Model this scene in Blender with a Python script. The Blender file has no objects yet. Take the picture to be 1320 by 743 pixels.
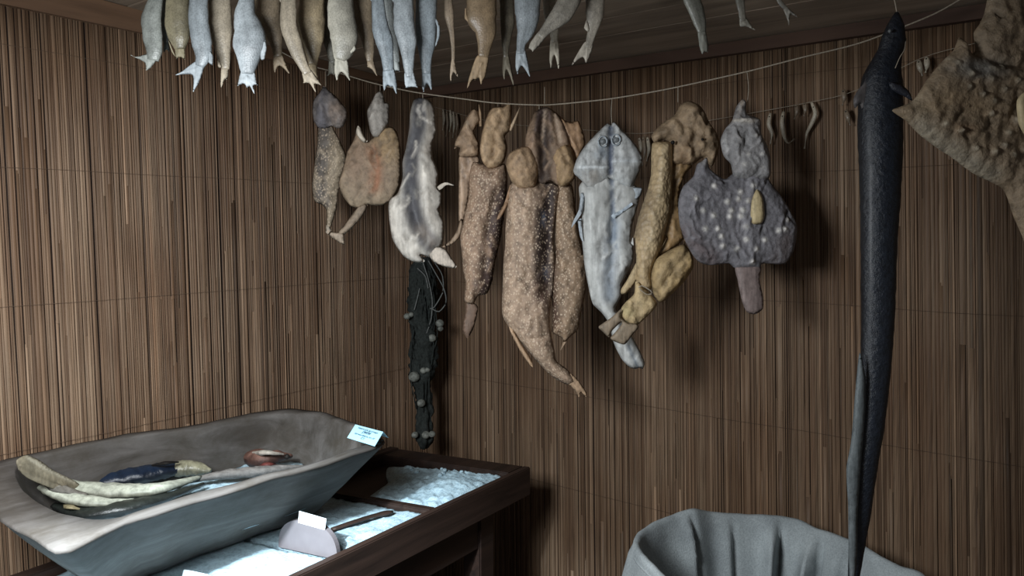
import bpy, bmesh, math, random
import numpy as np
from mathutils import Vector, noise, geometry
random.seed(7); rng = np.random.default_rng(7)
SC = bpy.context.scene; COL = SC.collection

# ------------------------------------------------------------------ camera
FPX = 960.; PITCH = math.atan(81/960); AZ = math.radians(37)
fh = np.array([math.cos(AZ), math.sin(AZ), 0]); RT = np.array([math.sin(AZ), -math.cos(AZ), 0])
FW = fh*math.cos(PITCH)+np.array([0, 0, -math.sin(PITCH)]); UP = fh*math.sin(PITCH)+np.array([0, 0, math.cos(PITCH)])
CAM = np.array([-2.189, -2.08, 1.62])
def ray(x, y): return FW+RT*(x-660)/FPX+UP*(371.5-y)/FPX
def dep(x, y, d): return CAM+ray(x, y)*d
def pz(x, y, z): r = ray(x, y); return CAM+r*(z-CAM[2])/r[2]
def pax(x, y, ax, v): r = ray(x, y); return CAM+r*(v-CAM[ax])/r[ax]
cam = bpy.data.cameras.new('camera'); co = bpy.data.objects.new('camera', cam); COL.objects.link(co)
cam.sensor_width = 36; cam.lens = 36*FPX/1320; cam.clip_start = .02
co.location = CAM; co.rotation_euler = Vector(-FW).to_track_quat('Z', 'Y').to_euler()
SC.camera = co

# ------------------------------------------------------------------ helpers
def lin(c):
    return tuple((v/12.92 if v <= .04045 else ((v+.055)/1.055)**2.4) for v in c)
def rgb(r, g, b): return lin((r/255, g/255, b/255))
def tag(o, label=None, cat=None, group=None, kind=None):
    if label: o['label'] = label
    if cat: o['category'] = cat
    if group: o['group'] = group
    if kind: o['kind'] = kind
    return o
def empty(name, loc, label, cat, group=None):
    o = bpy.data.objects.new(name, None); o.empty_display_size = .03
    COL.objects.link(o); o.location = tuple(loc); return tag(o, label, cat, group)
def link(name, verts, faces, mat, parent=None, smooth=True, col=None, mats=None, fmat=None):
    me = bpy.data.meshes.new(name)
    off = np.array(parent_loc(parent)) if parent else np.zeros(3)
    me.from_pydata([tuple(np.array(v, float)-off) for v in verts], [], [tuple(int(i) for i in f) for f in faces])
    me.validate(); me.update()
    if col is not None and len(me.vertices) == len(col):
        a = me.color_attributes.new('Col', 'FLOAT_COLOR', 'POINT')
        buf = np.ones((len(col), 4), np.float32); buf[:, :3] = np.array(col); a.data.foreach_set('color', buf.ravel())
    me.materials.append(mat)
    for m in (mats or []): me.materials.append(m)
    if fmat: me.polygons.foreach_set('material_index', fmat)
    bm = bmesh.new(); bm.from_mesh(me); bmesh.ops.recalc_face_normals(bm, faces=bm.faces); bm.to_mesh(me); bm.free()
    if smooth: me.polygons.foreach_set('use_smooth', [True]*len(me.polygons))
    o = bpy.data.objects.new(name, me); COL.objects.link(o)
    if parent: o.parent = parent
    return o
def parent_loc(p):
    l = Vector((0, 0, 0))
    while p: l = l+p.location; p = p.parent
    return l
def catmull(pts, step, closed=False):
    P = [np.array(p, float) for p in pts]; n = len(P); out = []
    for i in range(n if closed else n-1):
        p1, p2 = P[i], P[(i+1) % n]
        p0 = P[i-1] if (closed or i > 0) else 2*p1-p2
        p3 = P[(i+2) % n] if (closed or i+2 < n) else 2*p2-p1
        k = max(1, int(np.linalg.norm((p2-p1)[:2] if closed else p2-p1)/step))
        for j in range(k):
            t = j/k
            # tension 0.8 keeps corners fairly crisp
            m1, m2 = .38*(p2-p0), .38*(p3-p1)
            out.append((2*t**3-3*t*t+1)*p1+(t**3-2*t*t+t)*m1+(-2*t**3+3*t*t)*p2+(t**3-t*t)*m2)
    if not closed: out.append(P[-1])
    return np.array(out)
def seg_dist(Q, L, closed=False):
    Q = np.asarray(Q, float); L = np.asarray(L, float)
    A = L if closed else L[:-1]; B = np.roll(L, -1, 0) if closed else L[1:]
    D = B-A; l2 = (D**2).sum(1)+1e-12; best = np.full(len(Q), 1e9)
    for s in range(0, len(Q), 1500):
        q = Q[s:s+1500, None, :]; t = np.clip(((q-A)*D).sum(2)/l2, 0, 1)
        best[s:s+1500] = np.sqrt((((A+t[..., None]*D)-q)**2).sum(2)).min(1)
    return best
def inside(Q, L):
    x, y = Q[:, 0], Q[:, 1]; c = np.zeros(len(Q), bool)
    x1, y1 = L[:, 0], L[:, 1]; x2, y2 = np.roll(x1, -1), np.roll(y1, -1)
    for a, b, e, f in zip(x1, y1, x2, y2):
        if b == f: continue
        c ^= ((b > y) != (f > y)) & (x < (e-a)*(y-b)/(f-b)+a)
    return c
def fill(L, res):
    """points, triangles and edge distance of a polygon filled with a jittered grid"""
    lo, hi = L.min(0), L.max(0)
    gx = np.arange(lo[0], hi[0], res); gy = np.arange(lo[1], hi[1], res*.87)
    G = np.array([(x+(res/2 if j % 2 else 0), y) for j, y in enumerate(gy) for x in gx])
    G = G+rng.uniform(-.12, .12, G.shape)*res
    G = G[inside(G, L)]; G = G[seg_dist(G, L, True) > res*.55] if len(G) else np.zeros((0, 2))
    pts = [Vector(p) for p in L]+[Vector(p) for p in G]; n = len(L)
    r = geometry.delaunay_2d_cdt(pts, [(i, (i+1) % n) for i in range(n)], [], 1, 1e-5)
    V = np.array([tuple(v) for v in r[0]])
    return V, [tuple(f) for f in r[2]], seg_dist(V, L, True)
def n3(x, y, z=0.): return noise.noise(Vector((x, y, z)))

# ------------------------------------------------------------------ materials
def newmat(name):
    m = bpy.data.materials.new(name); m.use_nodes = True
    nt = m.node_tree; return m, nt, nt.nodes['Principled BSDF']
def nd(nt, t, **k):
    n = nt.nodes.new(t)
    for a, v in k.items():
        if a in n.inputs: n.inputs[a].default_value = v
        else: setattr(n, a, v)
    return n
def mapped(nt, scale):
    tc = nd(nt, 'ShaderNodeTexCoord'); mp = nd(nt, 'ShaderNodeMapping'); mp.inputs['Scale'].default_value = scale
    nt.links.new(tc.outputs['Object'], mp.inputs['Vector']); return mp.outputs['Vector']
def ramp(nt, inp, stops):
    r = nd(nt, 'ShaderNodeValToRGB'); cr = r.color_ramp
    while len(cr.elements) < len(stops): cr.elements.new(.5)
    for e, (p, c) in zip(cr.elements, stops): e.position = p; e.color = (*c, 1) if not isinstance(c, float) else (c, c, c, 1)
    nt.links.new(inp, r.inputs['Fac']); return r.outputs['Color']
def mix(nt, a, b, fac, mode='MIX'):
    n = nd(nt, 'ShaderNodeMix', data_type='RGBA', blend_type=mode)
    for sock, v in ((n.inputs[6], a), (n.inputs[7], b), (n.inputs[0], fac)):
        if hasattr(v, 'links'): nt.links.new(v, sock)
        elif isinstance(v, (int, float)): sock.default_value = v if sock.type == 'VALUE' else (v, v, v, 1)
        else: sock.default_value = (*v, 1)
    return n.outputs[2]
def attr(nt): return nd(nt, 'ShaderNodeAttribute', attribute_name='Col').outputs['Color']
def bump(nt, b, h, strength, dist=.01):
    n = nd(nt, 'ShaderNodeBump', Strength=strength, Distance=dist); nt.links.new(h, n.inputs['Height']); nt.links.new(n.outputs['Normal'], b.inputs['Normal'])
def hide_mat(name, rough=.6, nscale=45, amt=.45, speck=None, scales=None, bstr=.5, bdist=.004, spec=.35, coat=0, fibre=None):
    m, nt, b = newmat(name); c = attr(nt)
    nz = nd(nt, 'ShaderNodeTexNoise', Scale=nscale, Detail=6, Roughness=.65)
    v1 = mapped(nt, (1, 1, 1)); nt.links.new(v1, nz.inputs['Vector'])
    c = mix(nt, c, ramp(nt, nz.outputs['Fac'], [(.25, 1-amt), (.5, 1.), (.75, 1+amt*.6)]), 1., 'MULTIPLY')
    h = nz.outputs['Fac']
    if fibre:
        nf = nd(nt, 'ShaderNodeTexNoise', Scale=fibre, Detail=3, Roughness=.6); nt.links.new(mapped(nt, (1, 1, .12)), nf.inputs['Vector'])
        c = mix(nt, c, ramp(nt, nf.outputs['Fac'], [(.3, .72), (.5, 1.), (.7, 1.2)]), 1., 'MULTIPLY'); h = mix(nt, h, nf.outputs['Fac'], .5)
    if speck:
        sc, colr, th, st = speck
        vo = nd(nt, 'ShaderNodeTexVoronoi', Scale=sc, Randomness=1.); nt.links.new(mapped(nt, (1, 1, .75)), vo.inputs['Vector'])
        k = ramp(nt, vo.outputs['Distance'], [(th*.6, st), (th, 0.)])
        c = mix(nt, c, colr, k)
    if scales:
        vo2 = nd(nt, 'ShaderNodeTexVoronoi', Scale=scales, Randomness=.85, feature='F1'); nt.links.new(mapped(nt, (1, 1, .8)), vo2.inputs['Vector'])
        c = mix(nt, c, ramp(nt, vo2.outputs['Distance'], [(.1, 1.06), (.5, .96), (.8, .78)]), 1., 'MULTIPLY')
        h = mix(nt, h, vo2.outputs['Distance'], .6)
    nt.links.new(c, b.inputs['Base Color']); b.inputs['Roughness'].default_value = rough
    b.inputs['Specular IOR Level'].default_value = spec; b.inputs['Coat Weight'].default_value = coat; b.inputs['Coat Roughness'].default_value = .25
    bump(nt, b, h, bstr, bdist); return m
def wood_mat(name, c1, c2, scale=(3, 30, 30), rough=.7, bstr=.3, spec=.3, blotch=None, axis=None):
    m, nt, b = newmat(name); v = mapped(nt, scale)
    nz = nd(nt, 'ShaderNodeTexNoise', Scale=1., Detail=7, Roughness=.6, Distortion=.6); nt.links.new(v, nz.inputs['Vector'])
    c = ramp(nt, nz.outputs['Fac'], [(.3, c1), (.7, c2)])
    if blotch:
        n2 = nd(nt, 'ShaderNodeTexNoise', Scale=6., Detail=5, Roughness=.7); nt.links.new(mapped(nt, (1, 1, 1.3)), n2.inputs['Vector'])
        c = mix(nt, c, blotch, ramp(nt, n2.outputs['Fac'], [(.45, 0.), (.68, .75)]))
    nt.links.new(c, b.inputs['Base Color']); b.inputs['Roughness'].default_value = rough; b.inputs['Specular IOR Level'].default_value = spec
    bump(nt, b, nz.outputs['Fac'], bstr, .004); return m
def plain(name, c, rough=.7, nscale=40, amt=.2, bstr=.1, spec=.3):
    m, nt, b = newmat(name)
    nz = nd(nt, 'ShaderNodeTexNoise', Scale=nscale, Detail=4); nt.links.new(mapped(nt, (1, 1, 1)), nz.inputs['Vector'])
    nt.links.new(mix(nt, c, ramp(nt, nz.outputs['Fac'], [(.3, 1-amt), (.7, 1+amt)]), 1., 'MULTIPLY'), b.inputs['Base Color'])
    b.inputs['Roughness'].default_value = rough; b.inputs['Specular IOR Level'].default_value = spec
    bump(nt, b, nz.outputs['Fac'], bstr, .003); return m

M_PIKE = hide_mat('speckled_dry_skin', .6, 60, .55, speck=(150, rgb(206, 186, 162), .40, .6), bstr=.8)
M_PALE = hide_mat('pale_dry_skin', .55, 40, .28, bstr=.4, fibre=70)
M_BROWN = hide_mat('brown_dry_skin', .6, 55, .5, bstr=.8, bdist=.006)
M_SCALE = hide_mat('scaled_dry_skin', .5, 50, .4, scales=105, bstr=.8, bdist=.005)
M_FLESH = hide_mat('dry_flesh', .5, 45, .45, bstr=.7, fibre=80)
M_FIN = hide_mat('dry_fin', .6, 70, .35, bstr=.5, fibre=150)
M_SMALL = hide_mat('small_fish_skin', .42, 24, .38, scales=330, bstr=.28, bdist=.002, spec=.45)
M_TURBOT = hide_mat('turbot_hide', .6, 60, .55, bstr=.9, bdist=.006)
M_EEL = hide_mat('glossy_black_skin', .42, 90, .6, bstr=.9, bdist=.004, spec=.5, coat=.06)
M_TROUGHFISH = hide_mat('oily_fish_skin', .35, 60, .4, bstr=.6, bdist=.004, spec=.5)
M_EYE = plain('dry_eye', rgb(112, 116, 118), .35, 60, .3)
M_HOLE = plain('dark_eye_socket', rgb(22, 18, 15), .7)
M_CORD = plain('twine', rgb(150, 140, 125), .8, 300, .3)
M_NETCORD = plain('pale_net_cord', rgb(92, 94, 92), .8, 200, .3)
M_BOARD = wood_mat('brown_board', rgb(80, 60, 45), rgb(116, 89, 68), (1.5, 14, 14), .7)
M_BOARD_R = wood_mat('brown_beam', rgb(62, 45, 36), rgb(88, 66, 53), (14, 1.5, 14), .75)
M_CEIL = wood_mat('ceiling_boards', rgb(112, 98, 84), rgb(160, 142, 124), (16, 1.4, 10), .75)
M_TABLE = wood_mat('dark_table_wood', rgb(24, 16, 13), rgb(50, 35, 28), (2.5, 28, 28), .5, spec=.4)
M_RAIL = wood_mat('grey_brown_rail_wood', rgb(32, 23, 19), rgb(60, 45, 38), (2.5, 28, 28), .55)
M_TROUGH = wood_mat('weathered_trough_wood', rgb(58, 54, 49), rgb(102, 98, 95), (3, 16, 16), .72, .6, blotch=rgb(62, 56, 48))
M_FLOOR = wood_mat('floor_boards', rgb(40, 30, 25), rgb(70, 54, 44), (2, 20, 20), .7)
M_PAPER = plain('white_card', rgb(228, 236, 240), .6, 60, .04)
M_CARDBLUE = plain('pale_blue_card', rgb(170, 216, 232), .6, 60, .04)
M_INK = plain('blue_ink', rgb(84, 118, 138), .6)
M_GREYBOARD = plain('grey_painted_board', rgb(112, 107, 110), .6, 25, .08)
M_SHELL = plain('pale_shell', rgb(104, 106, 100), .6, 80, .5)
def mk_reed(name, lo=.55, hi=1.3):
    m, nt, b = newmat(name)
    nz = nd(nt, 'ShaderNodeTexNoise', Scale=1., Detail=5, Roughness=.65); nt.links.new(mapped(nt, (160, 160, 5)), nz.inputs['Vector'])
    c = mix(nt, attr(nt), ramp(nt, nz.outputs['Fac'], [(.28, lo), (.5, 1.), (.75, hi)]), 1., 'MULTIPLY')
    n2 = nd(nt, 'ShaderNodeTexNoise', Scale=1., Detail=2); nt.links.new(mapped(nt, (4, 4, 2.2)), n2.inputs['Vector'])
    c = mix(nt, c, ramp(nt, n2.outputs['Fac'], [(.3, (.8, .72, .66)), (.6, (1.05, 1.05, 1.05))]), 1., 'MULTIPLY')
    nt.links.new(c, b.inputs['Base Color']); b.inputs['Roughness'].default_value = .6; b.inputs['Specular IOR Level'].default_value = .25
    bump(nt, b, nz.outputs['Fac'], .25, .002); return m
M_REED = mk_reed('reed_stems'); M_BACK = plain('dark_backing', rgb(38, 27, 21), .9)
def mk_salt():
    m, nt, b = newmat('coarse_salt')
    nz = nd(nt, 'ShaderNodeTexNoise', Scale=110, Detail=5, Roughness=.7); nt.links.new(mapped(nt, (1, 1, 1)), nz.inputs['Vector'])
    n2 = nd(nt, 'ShaderNodeTexNoise', Scale=14, Detail=4); nt.links.new(mapped(nt, (1, 1, 1)), n2.inputs['Vector'])
    c = ramp(nt, nz.outputs['Fac'], [(.3, rgb(140, 168, 184)), (.55, rgb(192, 219, 230))])
    c = mix(nt, c, ramp(nt, n2.outputs['Fac'], [(.3, .75), (.6, 1.)]), 1., 'MULTIPLY')
    nt.links.new(c, b.inputs['Base Color']); b.inputs['Roughness'].default_value = .6
    bump(nt, b, nz.outputs['Fac'], .6, .004); return m
M_SALT = mk_salt()
def mk_burlap():
    m, nt, b = newmat('grey_burlap')
    w = nd(nt, 'ShaderNodeTexNoise', Scale=1., Detail=4); nt.links.new(mapped(nt, (260, 260, 260)), w.inputs['Vector'])
    n2 = nd(nt, 'ShaderNodeTexNoise', Scale=7, Detail=5); nt.links.new(mapped(nt, (1, 1, 1)), n2.inputs['Vector'])
    c = ramp(nt, n2.outputs['Fac'], [(.3, rgb(130, 137, 140)), (.7, rgb(164, 172, 174))])
    c = mix(nt, c, ramp(nt, w.outputs['Fac'], [(.3, .8), (.7, 1.12)]), 1., 'MULTIPLY')
    nt.links.new(c, b.inputs['Base Color']); b.inputs['Roughness'].default_value = .95; b.inputs['Specular IOR Level'].default_value = .1
    bump(nt, b, w.outputs['Fac'], .4, .003); return m
M_BURLAP = mk_burlap()

# ------------------------------------------------------------------ builders
def relief(name, outline, d, T, R, mat, parent, base, marks=(), feats=(), res=3., wrinkle=.0, wscale=14., back=.6, grad=(0, 0), smooth=True, vary=.0, step=None, auto=0):
    """a thick hide: traced outline, domed front and back, in the upright plane at distance d"""
    L = catmull(outline, step or res*.9, True)
    V, Fc, D = fill(L, res)
    x = np.clip(D/R, 0, 1); h = T*(x*(2-x))**.85
    feats = list(feats); marks = list(marks); rr_ = random.Random(len(L)*7+int(L[0][0]))
    cand = V[D > 3.]
    for q_ in range(auto if len(cand) else 0):
        c_ = cand[rr_.randrange(len(cand))]; a_ = math.pi/2+rr_.gauss(0, .45); l_ = rr_.uniform(4, 13); b_ = rr_.uniform(-.5, .5)
        pl_ = [tuple(c_+l_*f_*np.array([math.cos(a_+b_*f_), math.sin(a_+b_*f_)])) for f_ in (-1, 0, 1)]
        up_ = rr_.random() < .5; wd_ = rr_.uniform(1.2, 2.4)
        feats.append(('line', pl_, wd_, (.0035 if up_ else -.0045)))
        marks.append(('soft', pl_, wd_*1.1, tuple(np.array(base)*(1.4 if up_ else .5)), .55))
    col = np.tile(np.array(base, float), (len(V), 1))
    edge = np.clip(D/4., 0, 1)
    for f in feats:
        if f[0] == 'line':
            q = np.exp(-(seg_dist(V, catmull(f[1], 3))/f[2])**2); h = h+f[3]*q*edge
        else:
            q = np.exp(-(np.hypot(V[:, 0]-f[1], V[:, 1]-f[2])/f[3])**2); h = h+f[4]*q*edge
    for m in marks:
        if m[0] == 'line': q = np.exp(-(seg_dist(V, catmull(m[1], 3))/m[2])**4)
        elif m[0] == 'soft': q = np.exp(-(seg_dist(V, catmull(m[1], 3))/m[2])**2)
        else: q = np.exp(-(((V[:, 0]-m[1])/m[3])**2+((V[:, 1]-m[2])/m[4])**2)**1.5)
        c = np.array(m[3] if m[0] in ('line', 'soft') else m[5]); s = m[4] if m[0] in ('line', 'soft') else m[6]
        q = (q*s)[:, None]; col = col*(1-q)+c*q
    if wrinkle:
        w = np.array([n3(v[0]/wscale, v[1]/(wscale*2.2), 3.1)+.5*n3(v[0]/wscale*2.7, v[1]/wscale*1.3, 9.) for v in V]); h = h+wrinkle*w*edge
    w = np.array([n3(v[0]/3.4, v[1]/5.5, 12.)+.6*n3(v[0]/9., v[1]/14., 4.) for v in V]); h = h+T*.10*w*edge
    if True:
        vary = vary+.10
        w = np.array([n3(v[0]/11., v[1]/17., 5.)+.6*n3(v[0]/4., v[1]/6., 1.) for v in V]); col = col*(1+vary*w)[:, None]
    x0, y0 = L.mean(0); dd = d+grad[0]*(V[:, 0]-x0)+grad[1]*(V[:, 1]-y0)
    rays = FW+RT*((V[:, 0]-660)/FPX)[:, None]+UP*((371.5-V[:, 1])/FPX)[:, None]
    P = CAM+rays*dd[:, None]; n = len(V); bd = D < 1e-3
    front = P-FW*np.maximum(h, .0004)[:, None]*(~bd)[:, None]
    bidx = np.arange(n); k = n; Bk = []; cb = []
    hb = T*(x*(2-x))**.85*back
    for i in range(n):
        if not bd[i]: bidx[i] = k; k += 1; Bk.append(P[i]+FW*max(hb[i], .0004)); cb.append(col[i])
    verts = np.vstack([front]+([np.array(Bk)] if Bk else [])); cols = np.vstack([col]+([np.array(cb)] if cb else []))
    faces = list(Fc)+[tuple(bidx[i] for i in reversed(f)) for f in Fc]
    # drop doubled triangles that have only edge points
    faces = [f for j, f in enumerate(faces) if not (j >= len(Fc) and all(bd[i] for i in Fc[j-len(Fc)]))]
    return link(name, verts, faces, mat, parent, smooth, np.clip(cols, 0, 1))
def tube(name, pts, rad, mat, parent=None, seg=8, col=None, closed_ends=True, flat=None, uneven=0.):
    """tube along 3-D points; rad a number or a list; flat = (normal vector, ratio) squashes the section"""
    P = np.array(pts, float); n = len(P); rad = np.full(n, rad) if np.isscalar(rad) else np.array(rad, float)
    Tn = np.gradient(P, axis=0); Tn /= np.linalg.norm(Tn, axis=1)[:, None]+1e-12
    verts = []; faces = []; cols = []
    ref = np.array(flat[0] if flat else (0, 0, 1.)); rt = flat[1] if flat else 1.
    for i in range(n):
        r = ref if abs(Tn[i]@ref) < .95 else np.array([1., 0, 0])
        a = r-Tn[i]*(r@Tn[i]); a /= np.linalg.norm(a); b = np.cross(Tn[i], a)
        for k in range(seg):
            t = 2*math.pi*k/seg; q = P[i]*55; un = 1+uneven*(n3(q[0]+math.cos(t)*1.5, q[1]+math.sin(t)*1.5, q[2])+.6*n3(q[0]*2.6, q[1]*2.6+3*math.cos(t), q[2]*2.6+3*math.sin(t)))
            verts.append(P[i]+rad[i]*un*(a*math.cos(t)*rt+b*math.sin(t)))
            if col is not None: cols.append(np.clip(np.array(col(i/(n-1), t))*(1+uneven*2.2*n3(q[0]*1.7+math.cos(t)*2, q[1]*1.7, q[2]*1.7+math.sin(t)*2)), 0, 1))
    for i in range(n-1):
        for k in range(seg):
            faces.append((i*seg+k, i*seg+(k+1) % seg, (i+1)*seg+(k+1) % seg, (i+1)*seg+k))
    if closed_ends: faces += [tuple(range(seg)), tuple(range((n-1)*seg, n*seg))]
    return link(name, verts, faces, mat, parent, True, cols if col is not None else None)
def curve3(pts, n):
    P = catmull(pts, 1e9); P = np.array(pts, float)
    d = np.r_[0, np.cumsum(np.linalg.norm(np.diff(P, axis=0), axis=1))]; C = catmull(pts, max(d[-1]/(n*3), 1e-4))
    e = np.r_[0, np.cumsum(np.linalg.norm(np.diff(C, axis=0), axis=1))]; s = np.linspace(0, e[-1], n)
    return np.array([np.interp(s, e, C[:, k]) for k in range(P.shape[1])]).T
def ellipsoid(name, c, r, mat, parent, seg=12, col=None):
    vs = []; fs = []; c = np.array(c)
    for i in range(seg//2+1):
        ph = math.pi*i/(seg//2)
        for k in range(seg):
            t = 2*math.pi*k/seg; dv = np.array([math.sin(ph)*math.cos(t), math.sin(ph)*math.sin(t), math.cos(ph)])
            vs.append(c+dv*np.array(r))
    for i in range(seg//2):
        for k in range(seg): fs.append((i*seg+k, i*seg+(k+1) % seg, (i+1)*seg+(k+1) % seg, (i+1)*seg+k))
    o = link(name, vs, fs, mat, parent, True, [col]*len(vs) if col else None)
    bm = bmesh.new(); bm.from_mesh(o.data); bmesh.ops.remove_doubles(bm, verts=bm.verts, dist=1e-5); bm.to_mesh(o.data); bm.free()
    return o
def disc_eye(name, px, py, d, rpx, mat, parent):
    c = dep(px, py, d); r = rpx*d/FPX; return ellipsoid(name, c, (r, r, r), mat, parent, 12)
def prism(name, poly, z0, z1, mat, parent=None, bevel=.003):
    n = len(poly); vs = [(p[0], p[1], z0) for p in poly]+[(p[0], p[1], z1) for p in poly]
    fs = [tuple(range(n)), tuple(range(n, 2*n))]+[(i, (i+1) % n, n+(i+1) % n, n+i) for i in range(n)]
    o = link(name, vs, fs, mat, parent, False)
    if bevel:
        bm = bmesh.new(); bm.from_mesh(o.data); bmesh.ops.bevel(bm, geom=bm.edges[:], offset=bevel, segments=2, affect='EDGES'); bm.to_mesh(o.data); bm.free()
    return o
def hull_prism(name, pts, nrm, th, mat, parent=None, bevel=.0):
    """planar 3-D polygon given a thickness along nrm"""
    n = len(pts); P = np.array(pts); N = np.array(nrm)*th
    vs = list(P)+list(P+N); fs = [tuple(range(n)), tuple(range(n, 2*n))]+[(i, (i+1) % n, n+(i+1) % n, n+i) for i in range(n)]
    return link(name, vs, fs, mat, parent, False)

# ------------------------------------------------------------------ room
def ceil_z(x): return 2.155-.042*x
REEDC = [rgb(164, 140, 118), rgb(153, 129, 107), rgb(176, 152, 129), rgb(143, 118, 97), rgb(130, 106, 86), rgb(158, 134, 112), rgb(148, 123, 101)]
def reeds(name, axis, length, ztop, lean, tone, spread, hue):
    """a hanging mat of reed stems of uneven thickness along one wall"""
    V = []; Fs = []; C = []; fm = []
    def place(s, out, z):
        s2 = s+lean*(z-1.1)*s
        return (-s2, -out, z) if axis == 'x' else (-out, -s2, z)
    s = -.0
    while s < length:
        w = min(.0135, max(.0028, rng.lognormal(math.log(.0052), .42)))
        gap = -.0006 if rng.random() < (.90 if axis == 'x' else .95) else rng.uniform(.0008, .003)
        cuts = [0.02]+sorted(rng.uniform(.15, ztop-.1, rng.integers(0, 3)).tolist())+[ztop]
        for a, b in zip(cuts[:-1], cuts[1:]):
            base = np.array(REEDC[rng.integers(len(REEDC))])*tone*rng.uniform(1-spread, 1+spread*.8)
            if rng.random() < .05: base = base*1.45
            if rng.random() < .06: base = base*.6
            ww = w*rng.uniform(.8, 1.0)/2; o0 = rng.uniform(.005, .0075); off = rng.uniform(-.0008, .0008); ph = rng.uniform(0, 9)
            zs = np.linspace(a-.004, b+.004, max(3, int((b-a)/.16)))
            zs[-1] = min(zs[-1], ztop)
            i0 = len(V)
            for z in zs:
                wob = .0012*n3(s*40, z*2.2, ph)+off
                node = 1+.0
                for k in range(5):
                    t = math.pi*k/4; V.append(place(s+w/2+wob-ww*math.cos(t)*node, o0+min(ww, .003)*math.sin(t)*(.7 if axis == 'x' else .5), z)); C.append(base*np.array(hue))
            for i in range(len(zs)-1):
                for k in range(4):
                    j = i0+i*5+k; Fs.append((j, j+1, j+6, j+5)); fm.append(0)
            Fs.append(tuple(i0+(len(zs)-1)*5+k for k in range(5))); fm.append(0)
        s += w+gap
    i0 = len(V); e = length*1.08
    for (s_, o_) in ((-.0, .003), (e, .003), (e, -.04), (-.0, -.04)):
        for z in (0, ztop+.09): V.append((-s_, -o_, z) if axis == 'x' else (-o_, -s_, z)); C.append((.05, .04, .03))
    for a in range(4):
        b = (a+1) % 4; Fs.append((i0+2*a, i0+2*b, i0+2*b+1, i0+2*a+1)); fm.append(1)
    o = link(name, V, Fs, M_REED, None, True, C, [M_BACK], fm); tag(o, kind='structure')
    return o
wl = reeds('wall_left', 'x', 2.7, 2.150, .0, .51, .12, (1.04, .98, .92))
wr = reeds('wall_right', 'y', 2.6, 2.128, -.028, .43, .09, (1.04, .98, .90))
# stitching threads that hold the reeds together belong to the mats
def stitch(parent, axis, length, zs):
    bmv = []; bmf = []
    for z in zs:
        pts = [((-t, -.0125-.001*math.sin(t*160), z+.004*n3(t*3, z*5)) if axis == 'x' else (-.0125-.001*math.sin(t*160), -t, z+.004*n3(t*3, z*5))) for t in np.linspace(.03, length-.05, 260)]
        i0 = len(bmv)
        for p in pts:
            p = np.array(p); n = np.array((0, 1, 0)) if axis == 'x' else np.array((1, 0, 0))
            for k in range(3): t = 2.094*k; bmv.append(p+.0005*(n*math.cos(t)+np.array((0, 0, 1))*math.sin(t)))
        for i in range(len(pts)-1):
            for k in range(3): bmf.append((i0+i*3+k, i0+i*3+(k+1) % 3, i0+(i+1)*3+(k+1) % 3, i0+(i+1)*3+k))
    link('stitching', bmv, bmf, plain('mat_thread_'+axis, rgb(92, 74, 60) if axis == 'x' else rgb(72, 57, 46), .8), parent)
stitch(wl, 'x', 2.6, [.35, .7, 1.06, 1.42, 1.76, 2.05]); stitch(wr, 'y', 2.4, [.33, .69, 1.03, 1.4, 1.77, 2.04])

# ceiling of boards running along the right wall, then the boards that close the top of both mats
V = []; Fs = []
edges = [0.0, -.115, -.26, -.40, -.55, -.70, -.86, -1.01, -1.17, -1.33, -1.49, -1.66, -1.83, -2.0]
for a, b in zip(edges[:-1], edges[1:]):
    i0 = len(V); a2, b2 = a-.002, b+.002; dz = rng.uniform(-.002, .003)
    for x in (a2, b2):
        for y in (.0, -2.7):
            for z in (0, .03): V.append((x, y, ceil_z(x)+z+dz))
    Fs += [(i0+q[0], i0+q[1], i0+q[2], i0+q[3]) for q in ((0, 2, 6, 4), (1, 3, 7, 5), (0, 1, 3, 2), (4, 5, 7, 6), (0, 1, 5, 4), (2, 3, 7, 6))]
i0 = len(V)
for x in (0, -2.0):
    for y in (.03, -2.7): V.append((x, y, ceil_z(x)+.034)); V.append((x, y, ceil_z(x)+.05))
Fs += [(i0+q[0], i0+q[1], i0+q[2], i0+q[3]) for q in ((0, 2, 6, 4), (1, 3, 7, 5), (0, 1, 3, 2), (4, 5, 7, 6), (0, 1, 5, 4), (2, 3, 7, 6))]
tag(link('ceiling', V, Fs, M_CEIL, None, False), kind='structure')
def board(name, axis, length, z0, z1, t, mat):
    vs = []
    for s in (0.0, length):
        for o in (-.005, t):
            x = -s if axis == 'x' else -o; y = -o if axis == 'x' else -s
            vs.append((x, y, z0)); vs.append((x, y, z1(x)))
    fs = [(0, 1, 3, 2), (4, 5, 7, 6), (0, 1, 5, 4), (2, 3, 7, 6), (0, 2, 6, 4), (1, 3, 7, 5)]
    return tag(link(name, vs, fs, mat, None, False), kind='structure')
board('trim_1', 'x', 2.6, 2.143, lambda x: ceil_z(x)-.001, .024, M_BOARD)
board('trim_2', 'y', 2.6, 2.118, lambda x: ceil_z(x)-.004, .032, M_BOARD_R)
tag(prism('floor', [(.05, .05), (-4.2, .05), (-4.2, -4.2), (.05, -4.2)], -.05, 0, M_FLOOR, None, 0), kind='structure')

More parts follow.
